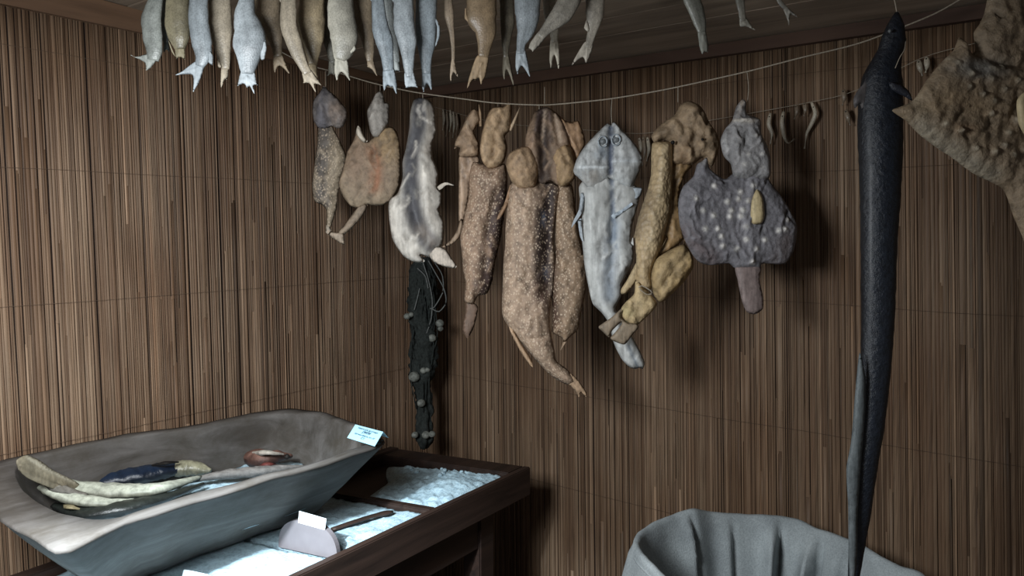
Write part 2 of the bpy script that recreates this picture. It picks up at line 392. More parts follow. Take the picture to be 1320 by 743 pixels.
# ------------------------------------------------------------------ salt table
TZ = .83
FRc = pz(684, 602, TZ)[:2]; BRc = pz(503, 577, TZ)[:2]; FLp = pz(385, 743, TZ)[:2]
ud = (FLp-FRc)/np.linalg.norm(FLp-FRc); vd = BRc-FRc
def tb(u, v): return FRc+ud*u+vd*v
def uv(x, y, z=TZ):
    p = pz(x, y, z)[:2]-FRc; return np.linalg.solve(np.array([ud, vd]).T, p)
TL = 1.62
table = empty('salt_table', (*tb(.8, .5), 0), 'dark wooden salting table with shallow tray compartments in the corner', 'table')
def tquad(u0, u1, v0, v1): return [tb(u0, v0), tb(u1, v0), tb(u1, v1), tb(u0, v1)]
prism('tray_bottom', tquad(.01, TL-.01, .01, .99), TZ-.055, TZ-.035, M_TABLE, table)
prism('front_rail', tquad(0, TL, 0, .045), TZ-.095, TZ, M_RAIL, table)
prism('back_rail', tquad(0, TL, .93, 1.), TZ-.095, TZ+.004, M_RAIL, table)
prism('end_rail', tquad(0, .085, .046, .929), TZ-.095, TZ-.001, M_TABLE, table)
prism('end_rail', tquad(TL-.05, TL, .046, .929), TZ-.095, TZ-.001, M_RAIL, table)
ud1 = uv(562, 656)[0]; prism('divider', tquad(ud1-.015, ud1+.012, .046, .929), TZ-.036, TZ-.002, M_RAIL, table)
for (u0, v0) in ((.16, .05), (.16, .82), (TL-.12, .05), (TL-.12, .82)):
    prism('leg', tquad(u0, u0+.07, v0, v0+.11), 0, TZ-.056, M_TABLE, table, .004)
prism('stretcher', tquad(.185, .215, .162, .818), .2, .27, M_TABLE, table)
prism('stretcher', tquad(.23, TL-.12, .86, .9), .2, .27, M_TABLE, table)
prism('front_apron', tquad(.232, TL-.122, .06, .1), TZ-.2, TZ-.056, M_TABLE, table)

def salt(name, poly, z0, hf, label, res=.008, parent=None):
    L = np.array(poly); L = catmull(L, res*1.0, True) if len(L) > 5 else np.vstack([np.linspace(L[i], L[(i+1) % len(L)], max(2, int(np.linalg.norm(L[(i+1) % len(L)]-L[i])/res)))[:-1] for i in range(len(L))])
    V, Fc, D = fill(L, res); vs = []
    for v, d in zip(V, D): vs.append((v[0], v[1], z0+max(hf(v[0], v[1], d), .0005)))
    n = len(vs); vs += [(v[0], v[1], z0) for v in V]
    b = {i for i in range(n) if D[i] < 1e-6}
    fs = list(Fc)+[tuple(n+i for i in reversed(f)) for f in Fc]
    from collections import Counter
    E = Counter(); 
    for f in Fc:
        for i in range(3): E[tuple(sorted((f[i], f[(i+1) % 3])))] += 1
    fs += [(e[0], e[1], n+e[1], n+e[0]) for e, c in E.items() if c == 1]
    o = link(name, vs, fs, M_SALT, parent, True); tag(o, label, 'salt', kind='stuff'); return o
def rough(x, y, s, a): return a*(n3(x*s, y*s, 2.)+.5*n3(x*s*2.3, y*s*2.3, 7.))
# right-hand compartment: a broken heap
hp = [tb(u, v) for u, v in ((.088, .055), (.09, .35), (.095, .62), (.13, .80), (.2, .72), (.27, .60), (ud1-.03, .5), (ud1-.02, .3), (ud1-.017, .055))]
hc = pz(572, 622, TZ)[:2]
def heap(x, y, d):
    q = math.exp(-((x-hc[0])**2+(y-hc[1])**2)/.012)
    return (.02+.026*q+rough(x, y, 45, .008)+.006*abs(n3(x*90, y*90, 4)))*min(1, d/.025)**.7 if d > 1e-6 else .012
salt('salt_heap', hp, TZ-.035, heap, 'heaped coarse white salt in the end compartment nearest the right wall')
ua = uv(402, 712, TZ-.012)[0]
flat = lambda x, y, d: .02+rough(x, y, 25, .005)+rough(x, y, 80, .0025)
salt('salt_layer', tquad(ud1+.014, ua-.012, .047, .92), TZ-.035, flat, 'flat white salt in the middle compartment under the wooden stick')
salt('salt_layer', tquad(ua+.012, TL-.052, .047, .92), TZ-.035, flat, 'bright flat white salt in front of the wooden trough, left of the arched board')
# crumbs of salt
k = 0
for u, v in [(.118+.0, .45), (.14, .40), (.2, .33), (.17, .55), (.15, .62), (.235, .3), (.13, .3)]:
    p = tb(u, v); s = rng.uniform(.006, .011); z = TZ-.035+heap(p[0], p[1], .1)
    o = ellipsoid('salt_lump', (p[0], p[1], z+s*.3), (s, s*.8, s*.7), M_SALT, None, 8)
    for vtx in o.data.vertices: vtx.co *= 1; 
    tag(o, 'small lump of white salt on the salt heap', 'salt lump', 'salt lumps on the heap')
# arched board with its label
b0 = pz(364, 700, TZ-.014); b1 = pz(439, 716, TZ-.014); e = b1-b0; wlen = np.linalg.norm(e); e = e/wlen
nrm = np.cross(e, (0, 0, 1)); nrm /= np.linalg.norm(nrm)
arch = empty('arched_board', b0+e*wlen/2, 'grey arched wooden board standing upright in the salt tray, with blank white label', 'board')
H = .082; pts = []
for i in range(33):
    t = math.pi*i/32; cx = math.cos(t); sx = math.sin(t)
    pts.append(b0+e*wlen/2*(1-math.copysign(abs(cx)**.85, cx))+np.array([0, 0, H*sx**.75-.006]))
o = hull_prism('panel', pts, nrm, .014, M_GREYBOARD, arch)
q = [dep(386, 659, 1.0), 0]
fz = b0-nrm*.0015; 
def on_plane(x, y, p0, n): r = ray(x, y); return CAM+r*((p0-CAM)@n)/(r@n)
if ((CAM-b0)@nrm) > 0: fz = b0+nrm*.0155
card = [on_plane(x, y, fz, nrm) for x, y in ((386, 659), (421, 669), (419, 683.5), (384.5, 674))]
hull_prism('label_card', card, nrm if ((CAM-b0)@nrm) > 0 else -nrm, .001, M_PAPER, arch)
c0 = pz(232, 757, TZ-.012); c1 = pz(262, 764, TZ-.012)
tcard = empty('paper_card', (c0+c1)/2, 'small white folded paper card standing in the bright salt at the picture bottom', 'card')
hz = np.array([0, 0, .034]); bk = -np.cross((c1-c0)/np.linalg.norm(c1-c0), (0, 0, 1)); 
if bk@FW < 0: bk = -bk
hull_prism('front_leaf', [c0, c1, c1+hz+bk*.012, c0+hz+bk*.012], bk, .001, M_PAPER, tcard)
hull_prism('back_leaf', [c0+bk*.026, c1+bk*.026, c1+hz+bk*.014, c0+hz+bk*.014], bk, .001, M_PAPER, tcard)
# wooden stick in the middle compartment
s0 = pz(428, 683, TZ-.006); s1 = pz(506, 660, TZ-.004)
st = tube('wooden_stick', curve3([s0, s0*.66+s1*.34+np.array([0, 0, .003]), s0*.33+s1*.67+np.array([0, 0, .004]), s1], 16), [.0085]*12+[.0105, .011, .01, .006], M_RAIL, None, 10, flat=((0, 0, 1), .55))
tag(st, 'flat brown wooden stick lying across the lit salt', 'stick')

# ------------------------------------------------------------------ trough
RZ = 1.052
outer_px = [(-16, 612), (-12, 598), (21, 588), (60, 581), (99, 572), (150, 561), (205, 553), (260, 545), (308, 535), (345, 529), (376, 527), (410, 530), (442, 539), (470, 551), (492, 563), (496, 569), (480, 577), (425, 596), (364, 612), (308, 629), (260, 642), (192, 665), (150, 678), (80, 711), (39, 691), (0, 669), (-12, 645)]
inner_px = [(20, 606), (26, 598), (45, 590), (64, 585), (100, 577), (150, 566), (205, 558), (260, 550), (308, 540), (345, 534), (376, 533), (408, 535), (436, 543), (458, 552), (474, 561), (478, 568), (468, 574), (425, 590), (364, 606), (308, 621), (260, 633), (200, 652), (165, 665), (150, 669), (120, 670), (100, 667), (78, 661), (54, 650), (36, 637), (24, 621)]
def wp(pxs): return np.array([pz(x, y, RZ)[:2] for x, y in pxs])
O = catmull(wp(outer_px), .01, True); I = catmull(wp(inner_px), .01, True)
O[:, 1] = np.minimum(O[:, 1], -.024); I[:, 1] = np.minimum(I[:, 1], -.036)
tc = I.mean(0)
def polar(L, n):
    th = np.linspace(0, 2*math.pi, n, endpoint=False); r = np.zeros(n)
    for i, t in enumerate(th):
        dv = np.array([math.cos(t), math.sin(t)]); A = L-tc; B = np.roll(L, -1, 0)-tc
        for a, b in zip(A, B):
            M = np.array([dv, a-b]).T; det = np.linalg.det(M)
            if abs(det) < 1e-12: continue
            s, k = np.linalg.solve(M, a)
            if s > 0 and -1e-6 <= k <= 1+1e-6: r[i] = max(r[i], s)
    return th, r
NT = 160
th, ro = polar(O, NT); _, ri = polar(I, NT)
ro = np.maximum(ro, ri+.012)
dirs = np.array([np.cos(th), np.sin(th)]).T
BZ = TZ-.013
def ring(r, z, sx=1., sy=1., rag=.0, sh=(0, 0)):
    p = dirs*r[:, None]; a = ud; b = np.array([-ud[1], ud[0]])
    pa = p@a*sx; pb = p@b*sy; w = np.outer(pa, a)+np.outer(pb, b)+tc+np.array(sh)
    return [np.array([x, y, z+rag*n3(x*14, y*14, z*9)]) for x, y in w]
rings = []; BK = np.array([-ud[1], ud[0]]); BK = BK*np.sign(BK[1])
Hh = RZ-BZ
for f in (0, .03, .1, .2, .32, .45, .6, .75, .88, .96):
    g_ = (1-f)**1.06; k = 1-.40*g_ if f > 0 else .56
    rings.append(ring(ro, BZ+Hh*f*.985, 1-.30*g_ if f else .66, k, .004 if f else 0, BK*.115*g_-ud*.055*g_))
rings.append(ring(ro, RZ-.006, 1, 1, .004)); rings.append(ring(ro*.6+np.maximum(ro-.007, ri)*.4, RZ, 1, 1, .004))
rings.append(ring(ro*.5+ri*.5, RZ+.001, 1, 1, .006)); rings.append(ring(ri+.003, RZ, 1, 1, .004)); rings.append(ring(ri, RZ-.006, 1, 1, .003))
FZ = BZ+.06
for f in (.86, .7, .5, .3, .15, .05, 0):
    rings.append(ring(ri, FZ+(RZ-FZ)*f*.98, .80+.20*f**.7, .66+.34*f**.7, .006, BK*.075*(1-f)-ud*.03*(1-f)))
rings.append(ring(ri, FZ-.004, .5, .35, .004, BK*.075-ud*.03))
V = [v for r in rings for v in r]; Fs = []
for i in range(len(rings)-1):
    for k in range(NT): Fs.append((i*NT+k, i*NT+(k+1) % NT, (i+1)*NT+(k+1) % NT, (i+1)*NT+k))
Fs += [tuple(range(NT)), tuple(range((len(rings)-1)*NT, len(rings)*NT))]
trough = link('dugout_trough', V, Fs, M_TROUGH, None, True)
tag(trough, 'long weathered grey dugout wooden trough holding salted fish, set on the table', 'trough')
# salt and fish in the trough
SZ = FZ+.028
def in_salt(x, y, d): return .028+.006*min(1, d/.03)+rough(x, y, 22, .007)+rough(x, y, 70, .003)
sp = [p[:2] for p in ring(ri, 0, .84, .73, 0, BK*.07-ud*.028)][::3]
salt('trough_salt', sp, FZ-.001, in_salt, 'white salt on the bottom of the wooden trough under the fish', .01)
def body3(name, pxs, ws, hr, mat, parent, colf, n=40, seg=20):
    P = curve3([pz(x, y, z) for x, y, z in pxs], n); w = np.interp(np.linspace(0, 1, n), np.linspace(0, 1, len(ws)), ws)
    return tube(name, P, w, mat, parent, seg, colf, flat=((0, 0, 1), hr), uneven=.16)
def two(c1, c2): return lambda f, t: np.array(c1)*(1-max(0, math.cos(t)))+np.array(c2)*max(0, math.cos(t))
def thing3(name, px, label, cat, group=None): return empty(name, pz(*px), label, cat, group)
zf = SZ+.026
g = 'salted fish in the wooden trough'
t = thing3('salted_fish', (190, 612, zf), 'dark navy salted fish lying in the trough against the back side', 'fish', g)
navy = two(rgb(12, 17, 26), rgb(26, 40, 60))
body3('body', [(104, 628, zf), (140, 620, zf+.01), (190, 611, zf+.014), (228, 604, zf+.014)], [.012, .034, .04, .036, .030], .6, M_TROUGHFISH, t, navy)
body3('head', [(226, 605, zf+.014), (246, 604, zf+.012), (272, 607, zf+.006)], [.026, .027, .022, .006], .8, M_TROUGHFISH, t, two(rgb(90, 88, 74), rgb(150, 146, 122)))
ellipsoid('eye', pz(240, 597, zf+.02), (.006, .006, .006), M_HOLE, t, 10)
body3('dorsal_fin', [(196, 600, zf+.04), (215, 597, zf+.05), (230, 596, zf+.042)], [.003, .008, .003], .6, M_HOLE, t, None)
t = thing3('salted_fish', (160, 636, zf), 'pale split salted fish, longest in the trough, its tail propped on the left end', 'fish', g)
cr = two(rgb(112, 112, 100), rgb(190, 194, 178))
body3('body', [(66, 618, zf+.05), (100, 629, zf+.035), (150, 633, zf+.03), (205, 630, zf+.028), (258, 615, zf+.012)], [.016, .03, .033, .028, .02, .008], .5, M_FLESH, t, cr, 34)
def fdepth(p): return float((np.array(p)-CAM)@FW)
dA = fdepth(pz(30, 602, RZ+.004))-.012; dB = fdepth(pz(92, 626, zf+.05))-.006
relief('tail_fin', [(21, 594), (34, 587), (50, 593), (70, 607), (96, 620), (104, 628), (92, 634), (70, 631), (50, 624), (34, 616), (24, 606)], (dA+dB)/2, .007, 6, M_FIN, t, rgb(120, 112, 94), marks=[('soft', [(26, 600), (60, 615), (100, 628)], 3, rgb(92, 84, 68), .6), ('soft', [(36, 588), (70, 608), (100, 622)], 2, rgb(170, 164, 146), .7)], feats=[('line', [(26+k*4, 604-k*5), (90, 626)], 1.3, .004) for k in range(4)], res=2., grad=((dB-dA)/62., 0))
t = thing3('salted_fish', (120, 647, zf), 'short pale salted fish with grey back in front of the longer pale one', 'fish', g)
body3('body', [(48, 627, zf+.05), (75, 638, zf+.04), (105, 645, zf+.03), (140, 648, zf+.024), (178, 645, zf+.012)], [.006, .016, .022, .021, .015, .006], .55, M_FLESH, t, cr, 28)
body3('back', [(56, 622, zf+.055), (80, 632, zf+.05), (112, 639, zf+.036)], [.006, .017, .006], .7, M_BROWN, t, two(rgb(88, 86, 80), rgb(120, 116, 108)))
t = thing3('salted_fish', (150, 655, zf), 'blackish salted fish along the front side of the trough bottom', 'fish', g)
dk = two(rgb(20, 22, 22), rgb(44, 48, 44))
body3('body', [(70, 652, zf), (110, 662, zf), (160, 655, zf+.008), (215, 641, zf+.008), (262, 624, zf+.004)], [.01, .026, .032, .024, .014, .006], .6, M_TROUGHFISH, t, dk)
body3('belly', [(84, 650, zf+.012), (92, 654, zf+.02), (104, 657, zf+.012)], [.004, .012, .004], .5, M_FLESH, t, two(rgb(120, 110, 84), rgb(150, 140, 110)))
t = thing3('salted_fish', (310, 612, zf), 'long thin grey salted fish reaching to the right end of the trough', 'fish', g)
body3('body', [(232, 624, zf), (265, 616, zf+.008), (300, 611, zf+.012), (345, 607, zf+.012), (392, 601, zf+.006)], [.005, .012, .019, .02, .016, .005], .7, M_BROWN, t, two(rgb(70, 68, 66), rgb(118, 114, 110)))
body3('tail_fin', [(226, 628, zf), (238, 622, zf+.002)], [.02, .006], .2, M_FIN, t, two(rgb(110, 110, 104), rgb(160, 160, 150)))
t = thing3('salted_fish', (350, 590, zf), 'reddish brown fish head lying on salt at the right end of the trough', 'fish', g)
body3('head', [(322, 588, zf+.006), (338, 592, zf+.018), (355, 589, zf+.022), (376, 588, zf+.014)], [.012, .034, .032, .022, .007], .75, M_BROWN, t, two(rgb(54, 34, 28), rgb(116, 84, 72)))
body3('jaw', [(325, 584, zf+.03), (345, 584, zf+.05), (366, 586, zf+.036)], [.005, .013, .004], .6, M_BROWN, t, two(rgb(140, 130, 120), rgb(170, 162, 150)))
ellipsoid('eye', pz(370, 589, zf+.026), (.008, .008, .008), M_HOLE, t, 10)
body3('gill', [(333, 602, zf), (345, 600, zf+.012), (356, 600, zf)], [.004, .013, .004], .7, M_BROWN, t, two(rgb(74, 32, 28), rgb(96, 46, 40)))
# tent label on the right end of the rim
A_ = pz(447.5, 564.5, RZ+.010); B_ = pz(483, 575.5, RZ+.010); 
up_ = pz(458, 547.5, RZ+.034); upB = pz(494, 557, RZ+.034)
lab = empty('label_card', (A_+B_)/2, 'pale blue folded card with four lines of small dark lettering on the trough rim', 'card')
nn = np.cross(B_-A_, up_-A_); nn /= np.linalg.norm(nn); nn = nn if nn@(CAM-A_) > 0 else -nn
leafo = hull_prism('front_leaf', [A_, B_, upB, up_], -nn, .0012, M_CARDBLUE, lab)
back = up_-A_; bo = np.array([back[0], back[1], 0])
hull_prism('back_leaf', [up_-nn*.0012, upB-nn*.0012, B_+bo*1.75, A_+bo*1.75], (bo/np.linalg.norm(bo)), .0012, M_CARDBLUE, lab)
wdt = np.linalg.norm(B_-A_); ex = (B_-A_)/wdt; ey = np.cross(nn, ex); hgt = np.linalg.norm(up_-A_)
from mathutils import Matrix
for i, (s, wd) in enumerate((('Корито для засолення', .70), ('риби', .27), ('Одеська область, поч. ХХ', .72), ('ст.', .13))):
    cu = bpy.data.curves.new('text', 'FONT'); cu.body = s; cu.size = .012; cu.align_x = 'CENTER'; cu.extrude = .0001; cu.offset = .0
    to = bpy.data.objects.new('text', cu); COL.objects.link(to); bpy.context.view_layer.update()
    me = bpy.data.meshes.new_from_object(to.evaluated_get(bpy.context.evaluated_depsgraph_get()))
    xs = [v.co.x for v in me.vertices] or [0, 1]; k = wd*wdt/max(1e-6, max(xs)-min(xs)); hk = .0115*hgt/.05/.0095*.6
    cen = A_+ex*wdt*.5+(up_-A_)*0+ey*hgt*(.74-.195*i)+nn*.0004+(((up_-A_)@ex))*ex*(.74-.195*i)
    me.transform(Matrix.LocRotScale(None, None, Vector((k, k*1.05 if i % 2 == 0 else k, 1))))
    Mx = Matrix(((ex[0], ey[0], nn[0], 0), (ex[1], ey[1], nn[1], 0), (ex[2], ey[2], nn[2], 0), (0, 0, 0, 1))); me.transform(Mx)
    me.transform(Matrix.Translation(Vector(cen-np.array(lab.location)))); me.materials.clear(); me.materials.append(M_INK)
    bpy.data.objects.remove(to); lo = bpy.data.objects.new('lettering', me); COL.objects.link(lo); lo.parent = leafo

# ------------------------------------------------------------------ small fish of the top row
def small_fish(spine, widths, tail, colr, label, dz=0., flip=1, fins=(), tailcol=None, belly=None):
    """spine in photo coordinates from the edge of the frame down to the tail root; the body goes on up to the head"""
    d = 1.55+dz
    sp = [np.array(s, float) for s in spine]; w0 = widths[0]
    topd = sp[0]-sp[1]; topd = topd/np.linalg.norm(topd); topd = np.array([topd[0]*.4, -1.]); topd /= np.linalg.norm(topd)
    ln = 62.
    pts = [sp[0]+topd*ln, sp[0]+topd*ln*.6, sp[0]+topd*ln*.3]+sp
    ws = [w0*.12+1.5, w0*.72, w0*1.0]+list(widths)
    P2 = curve3([np.array([*p]) for p in pts], 48)
    dd = np.r_[0, np.cumsum([np.linalg.norm(np.array(pts[i+1])-np.array(pts[i])) for i in range(len(pts)-1)])]
    W = np.interp(np.linspace(0, dd[-1], 48), dd, ws)/2
    head3 = dep(*P2[0], d)
    root = empty('small_dried_fish', head3, label, 'dried fish', 'small dried fish hanging in the top row')
    P3 = [dep(p[0], p[1], d) for p in P2]; rad = W*d/FPX
    base = np.array(colr)*.62; bl = np.array(belly if belly is not None else base*1.25); dk_ = base*.62
    def cf(f, t):
        s = math.sin(t)*flip     # across the body: back on one edge, belly on the other
        c = base+(bl-base)*max(0, s)**1.2+(dk_-base)*max(0, -s)**2
        return np.clip(c*(1+.22*n3(f*7, math.cos(t)*1.5, spine[0][0]+math.sin(t)*1.5)+.12*n3(f*25, t*2, 3.))*(1-.16*math.exp(-((s*flip+.0)/.16)**2)), 0, 1)
    seg = 18; P3a = np.array(P3)
    bodyo = tube('body', P3a, np.maximum(rad, .0015), M_SMALL, root, seg, cf, flat=(tuple(FW), .46), uneven=.07)
    bx = np.array(tail['base']); bw = tail['w']/2
    ax = bx-sp[-2]; ax /= np.linalg.norm(ax)+1e-9; pr = np.array([-ax[1], ax[0]])
    tips = [np.array(t_) for t_ in tail['tips']]
    tips = sorted(tips, key=lambda q: -(q-bx)@pr)
    a, b = bx+pr*bw, bx-pr*bw
    out = [a-ax*9]
    for i, tp in enumerate(tips):
        dv = tp-bx; nv = np.array([-dv[1], dv[0]])/(np.linalg.norm(dv)+1e-9); lw = max(1.4, min(3.2, np.linalg.norm(dv)*.11))
        lw = max(1.6, min(4.2, np.linalg.norm(dv)*.16)); un = dv/(np.linalg.norm(dv)+1e-9)
        out += [(a*.45+tp*.55)+pr*lw*.5] if i == 0 else []
        out += [tp-un*1.2+nv*.5, tp, ]
        if i < len(tips)-1:
            nt = tips[i+1]; mid = (tp+nt)/2; out += [bx+(mid-bx)*min(.92, tail.get('notch', .5)+.14)]
        else: out += [(b*.45+tp*.55)-pr*lw*.5]
    out += [b-ax*9]
    tcol = np.array(tailcol if tailcol is not None else base*1.15)
    rays_ = [('line', [bx, tp], 1.3, .0012) for tp in tips]
    relief('tail_fin', out, d, .0022, 3., M_FIN, root, tcol, feats=rays_, res=1.6)
    for fpts, nm in fins:
        relief(nm, fpts, d-.004, .002, 2.5, M_FIN, root, base*1.2, res=1.8)
    if not any(nm == 'dorsal_fin' for _, nm in fins):
        m = 15; q = P2[m]; s_ = -flip
        wv = W[m]; relief('dorsal_fin', [(q[0]+s_*wv*.8, q[1]-8), (q[0]+s_*(wv+6), q[1]-2), (q[0]+s_*(wv+4), q[1]+8), (q[0]+s_*wv*.8, q[1]+14)], d, .0018, 2.5, M_FIN, root, base*.9, res=2.2)
    ev = P2[5]; ed = dep(ev[0]-flip*0, ev[1], d-.46*rad[5]*.9); ellipsoid('eye', ed, (.0045, .0045, .0045), M_EYE, bodyo, 10)
    zc = ceil_z(head3[0]); tube('string', [head3+np.array([0, 0, -.012]), head3*.5+np.array([head3[0], head3[1], zc])*.5, np.array([head3[0], head3[1], zc-.001])], .0011, M_CORD, root, 6)
    return root
GB = rgb(150, 154, 148); BL = rgb(156, 164, 168); BE = rgb(176, 164, 144); OL = rgb(136, 128, 104); BR = rgb(150, 134, 112); WH = rgb(188, 186, 174); BW = rgb(176, 184, 188); PALE = rgb(196, 188, 170)
SF = [
 ([(201, 0), (195, 25), (197, 48), (199, 65), (197, 78)], [19, 26, 25, 21, 15], dict(base=(194, 80), w=13, tips=[(168, 71), (188, 91)], notch=.35), GB, 'grey-green small dried fish, leftmost of the top row, tail kinked left', 0., 1, []),
 ([(212, 0), (211, 25), (213, 45), (214, 56)], [13, 15, 11, 6], dict(base=(214, 57), w=5, tips=[(211, 68), (218, 67)]), rgb(128, 138, 136), 'thin grey small dried fish half hidden second from the left in the top row', .05, 1, []),
 ([(229, 0), (229, 30), (231, 50), (232, 64)], [30, 33, 27, 13], dict(base=(232, 65), w=11, tips=[(227, 76), (238, 77)], notch=.6), OL, 'olive-grey plump small dried fish third from the left in the top row', .0, -1, [([(217, 52), (223, 66), (226, 73), (221, 66)], 'anal_fin')]),
 ([(256, 0), (256, 30), (260, 55), (262, 72), (257, 86)], [24, 26, 26, 21, 11], dict(base=(256, 88), w=11, tips=[(226, 97), (249, 119)], notch=.3), BL, 'blue-grey small dried fish with wide bent tail, fourth from the left in the top row', -.035, 1, [([(270, 66), (275, 72), (274, 84), (268, 79)], 'anal_fin')]),
 ([(283, 0), (284, 33), (286, 55), (289, 75), (291, 90)], [28, 32, 25, 17, 9], dict(base=(291, 92), w=8, tips=[(285, 113), (292, 103)], notch=.6), BE, 'beige small dried fish tapering to a narrow brown tail, fifth from the left', 0., 1, [([(279, 70), (281, 86), (286, 86)], 'anal_fin')]),
 ([(318, 0), (316, 20), (322, 45), (321, 62), (320, 80), (319, 96)], [20, 28, 42, 42, 26, 16], dict(base=(319, 99), w=15, tips=[(306, 111), (318, 113), (328, 121), (332, 110)], notch=.55), BW, 'broad bluish white small dried fish with splayed tail, sixth from the left', -.045, -1, [([(342, 52), (344, 62), (341, 76), (336, 76), (336, 58)], 'dorsal_fin')]),
 ([(345, 0), (345, 25), (353, 45), (357, 62), (358, 74)], [34, 36, 24, 14, 11], dict(base=(358, 77), w=10, tips=[(354, 94), (373, 95)], notch=.3), BR, 'brownish small dried fish with clean forked tail, seventh from the left', .01, -1, [([(333, 34), (343, 40), (348, 48), (342, 47), (333, 42)], 'pelvic_fin')]),
 ([(372, 0), (372, 33), (377, 50), (383, 67), (390, 83), (397, 96)], [20, 22, 21, 18, 13, 11], dict(base=(398, 98), w=10, tips=[(391, 107), (407, 119), (414, 110)], notch=.5), BE, 'slim beige small dried fish slanting right, crossing in front of its olive neighbour', -.04, 1, []),
 ([(402, 0), (401, 25), (403, 50), (403, 67), (403, 84)], [32, 36, 29, 20, 11], dict(base=(403, 87), w=9, tips=[(398, 98), (409, 100)], notch=.6), rgb(160, 144, 116), 'spotted olive-brown small dried fish with its tail behind the slim slanting one', .01, 1, []),
 ([(421, 20), (421, 45), (426, 65), (429, 82)], [13, 14, 11, 7], dict(base=(429, 84), w=6, tips=[(422, 98), (430, 97)], notch=.7), rgb(140, 138, 126), 'narrow grey small dried fish tucked behind the left side of the round-bellied one', .05, 1, []),
 ([(439, 0), (440, 25), (444, 50), (441, 67), (438, 78)], [32, 36, 36, 27, 15], dict(base=(438, 80), w=14, tips=[(434, 104), (451, 104)], notch=.4), rgb(178, 174, 160), 'grey-beige round-bellied small dried fish with forked tail, near the cord end', -.02, -1, [([(448, 66), (457, 58), (459, 64), (452, 70)], 'anal_fin')]),
 ([(467, 0), (470, 33), (474, 50), (476, 67), (477, 80)], [25, 24, 17, 13, 8], dict(base=(478, 82), w=6, tips=[(473, 86), (486, 98)], notch=.6), BR, 'beige-brown small dried fish with pinkish thin tail between grey and blue neighbours', .02, 1, []),
 ([(487, 0), (490, 33), (495, 52), (499, 72), (501, 92)], [16, 21, 23, 17, 13], dict(base=(502, 97), w=13, tips=[(495, 117), (503, 112), (511, 121)], notch=.6), rgb(158, 168, 174), 'blue-grey small dried fish, first of the three bluish ones in the middle', -.03, 1, []),
 ([(500, 0), (502, 30), (508, 56), (512, 80)], [14, 15, 13, 7], dict(base=(512, 82), w=6, tips=[(508, 92), (515, 93)], notch=.7), rgb(176, 182, 180), 'thin pale small dried fish squeezed between two bluish ones', .03, 1, []),
 ([(520, 0), (521, 33), (525, 52), (526, 70), (527, 90), (528, 100)], [25, 27, 25, 18, 12, 10], dict(base=(528, 102), w=11, tips=[(523, 113), (538, 113)], notch=.85), BW, 'bluish white small dried fish with blunt tail, second of the three bluish ones', -.05, 1, []),
 ([(550, 0), (549, 35), (549, 58), (549, 78), (550, 96)], [27, 28, 24, 15, 11], dict(base=(550, 99), w=10, tips=[(546, 119), (556, 116)], notch=.35), rgb(160, 170, 176), 'blue-grey small dried fish with loose fin strip, last of the three bluish ones', -.02, 1, [([(560, 22), (567, 34), (567, 48), (561, 60), (563, 46), (563, 34)], 'anal_fin')]),
 ([(578, 0), (579, 20), (582, 40), (584, 60), (584, 84)], [10, 13, 7, 5, 3.5], dict(base=(584, 86), w=4, tips=[(581, 105), (590, 99)], notch=.35), rgb(170, 152, 130), 'very thin tan small dried fish hanging alone with tiny forked tail', 0, 1, []),
 ([(621, 0), (621, 22), (626, 40), (625, 57), (623, 74)], [38, 40, 28, 19, 13], dict(base=(621, 82), w=15, tips=[(602, 114), (612, 104), (620, 109)], notch=.6), rgb(156, 134, 106), 'large brown small-row fish with tail swept left, right of the thin tan one', -.02, 1, [([(600, 10), (604, 24), (612, 36), (606, 30), (599, 24)], 'pelvic_fin')]),
 ([(653, 0), (654, 30), (652, 55), (652, 75)], [18, 19, 11, 6], dict(base=(652, 78), w=6, tips=[(650, 103), (662, 110)], notch=.3), rgb(124, 116, 100), 'grey-olive narrow small dried fish between the large brown one and the blue-grey one', .02, 1, []),
 ([(680, 0), (680, 18), (678, 38), (672, 57), (671, 70)], [34, 33, 24, 12, 10], dict(base=(671, 73), w=11, tips=[(667, 96), (683, 99)], notch=.35), rgb(160, 168, 172), 'silvery grey small dried fish with clean forked tail right of the narrow olive one', -.03, 1, []),
 ([(708, 0), (709, 20), (714, 38), (715, 55)], [17, 16, 13, 9], dict(base=(715, 58), w=9, tips=[(710, 88), (720, 89)], notch=.3), PALE, 'pale small dried fish hanging straight behind the slanting grey one', .025, 1, []),
 ([(736, -4), (724, 18), (706, 36), (696, 48)], [28, 28, 15, 10], dict(base=(694, 50), w=11, tips=[(681, 63), (686, 67)], notch=.9), rgb(160, 154, 142), 'grey small dried fish slanting down to the left across a straight pale one', -.035, 1, []),
 ([(767, 0), (767, 18), (764, 38), (760, 54), (758, 62)], [24, 24, 14, 10, 9], dict(base=(757, 64), w=11, tips=[(737, 84), (755, 81)], notch=.4), rgb(182, 174, 160), 'pale small dried fish with tail swept left, last of the close-packed row', 0., 1, [([(756, 26), (753, 36), (758, 41), (760, 36)], 'anal_fin')]),
 ([(892, 0), (898, 14), (902, 28), (905, 42)], [22, 20, 17, 10], dict(base=(906, 46), w=9, tips=[(905, 70), (912, 68)], notch=.85), rgb(140, 140, 130), 'grey small dried fish hanging apart under the ceiling boards with blunt tail', 0., -1, []),
 ([(954, 0), (956, 14), (958, 28)], [12, 9, 8], dict(base=(958, 30), w=7, tips=[(954, 35), (974, 39)], notch=.5), rgb(160, 156, 144), 'pale fish tail with curled tip, second of the three hanging apart', 0., 1, []),
 ([(1004, 0), (1010, 8), (1016, 14)], [6, 6, 5], dict(base=(1017, 15), w=4, tips=[(1028, 22), (1017, 33)], notch=.2), rgb(160, 156, 146), 'thin pale fish tail with two spread lobes, rightmost of the top row', 0., 1, []),
]
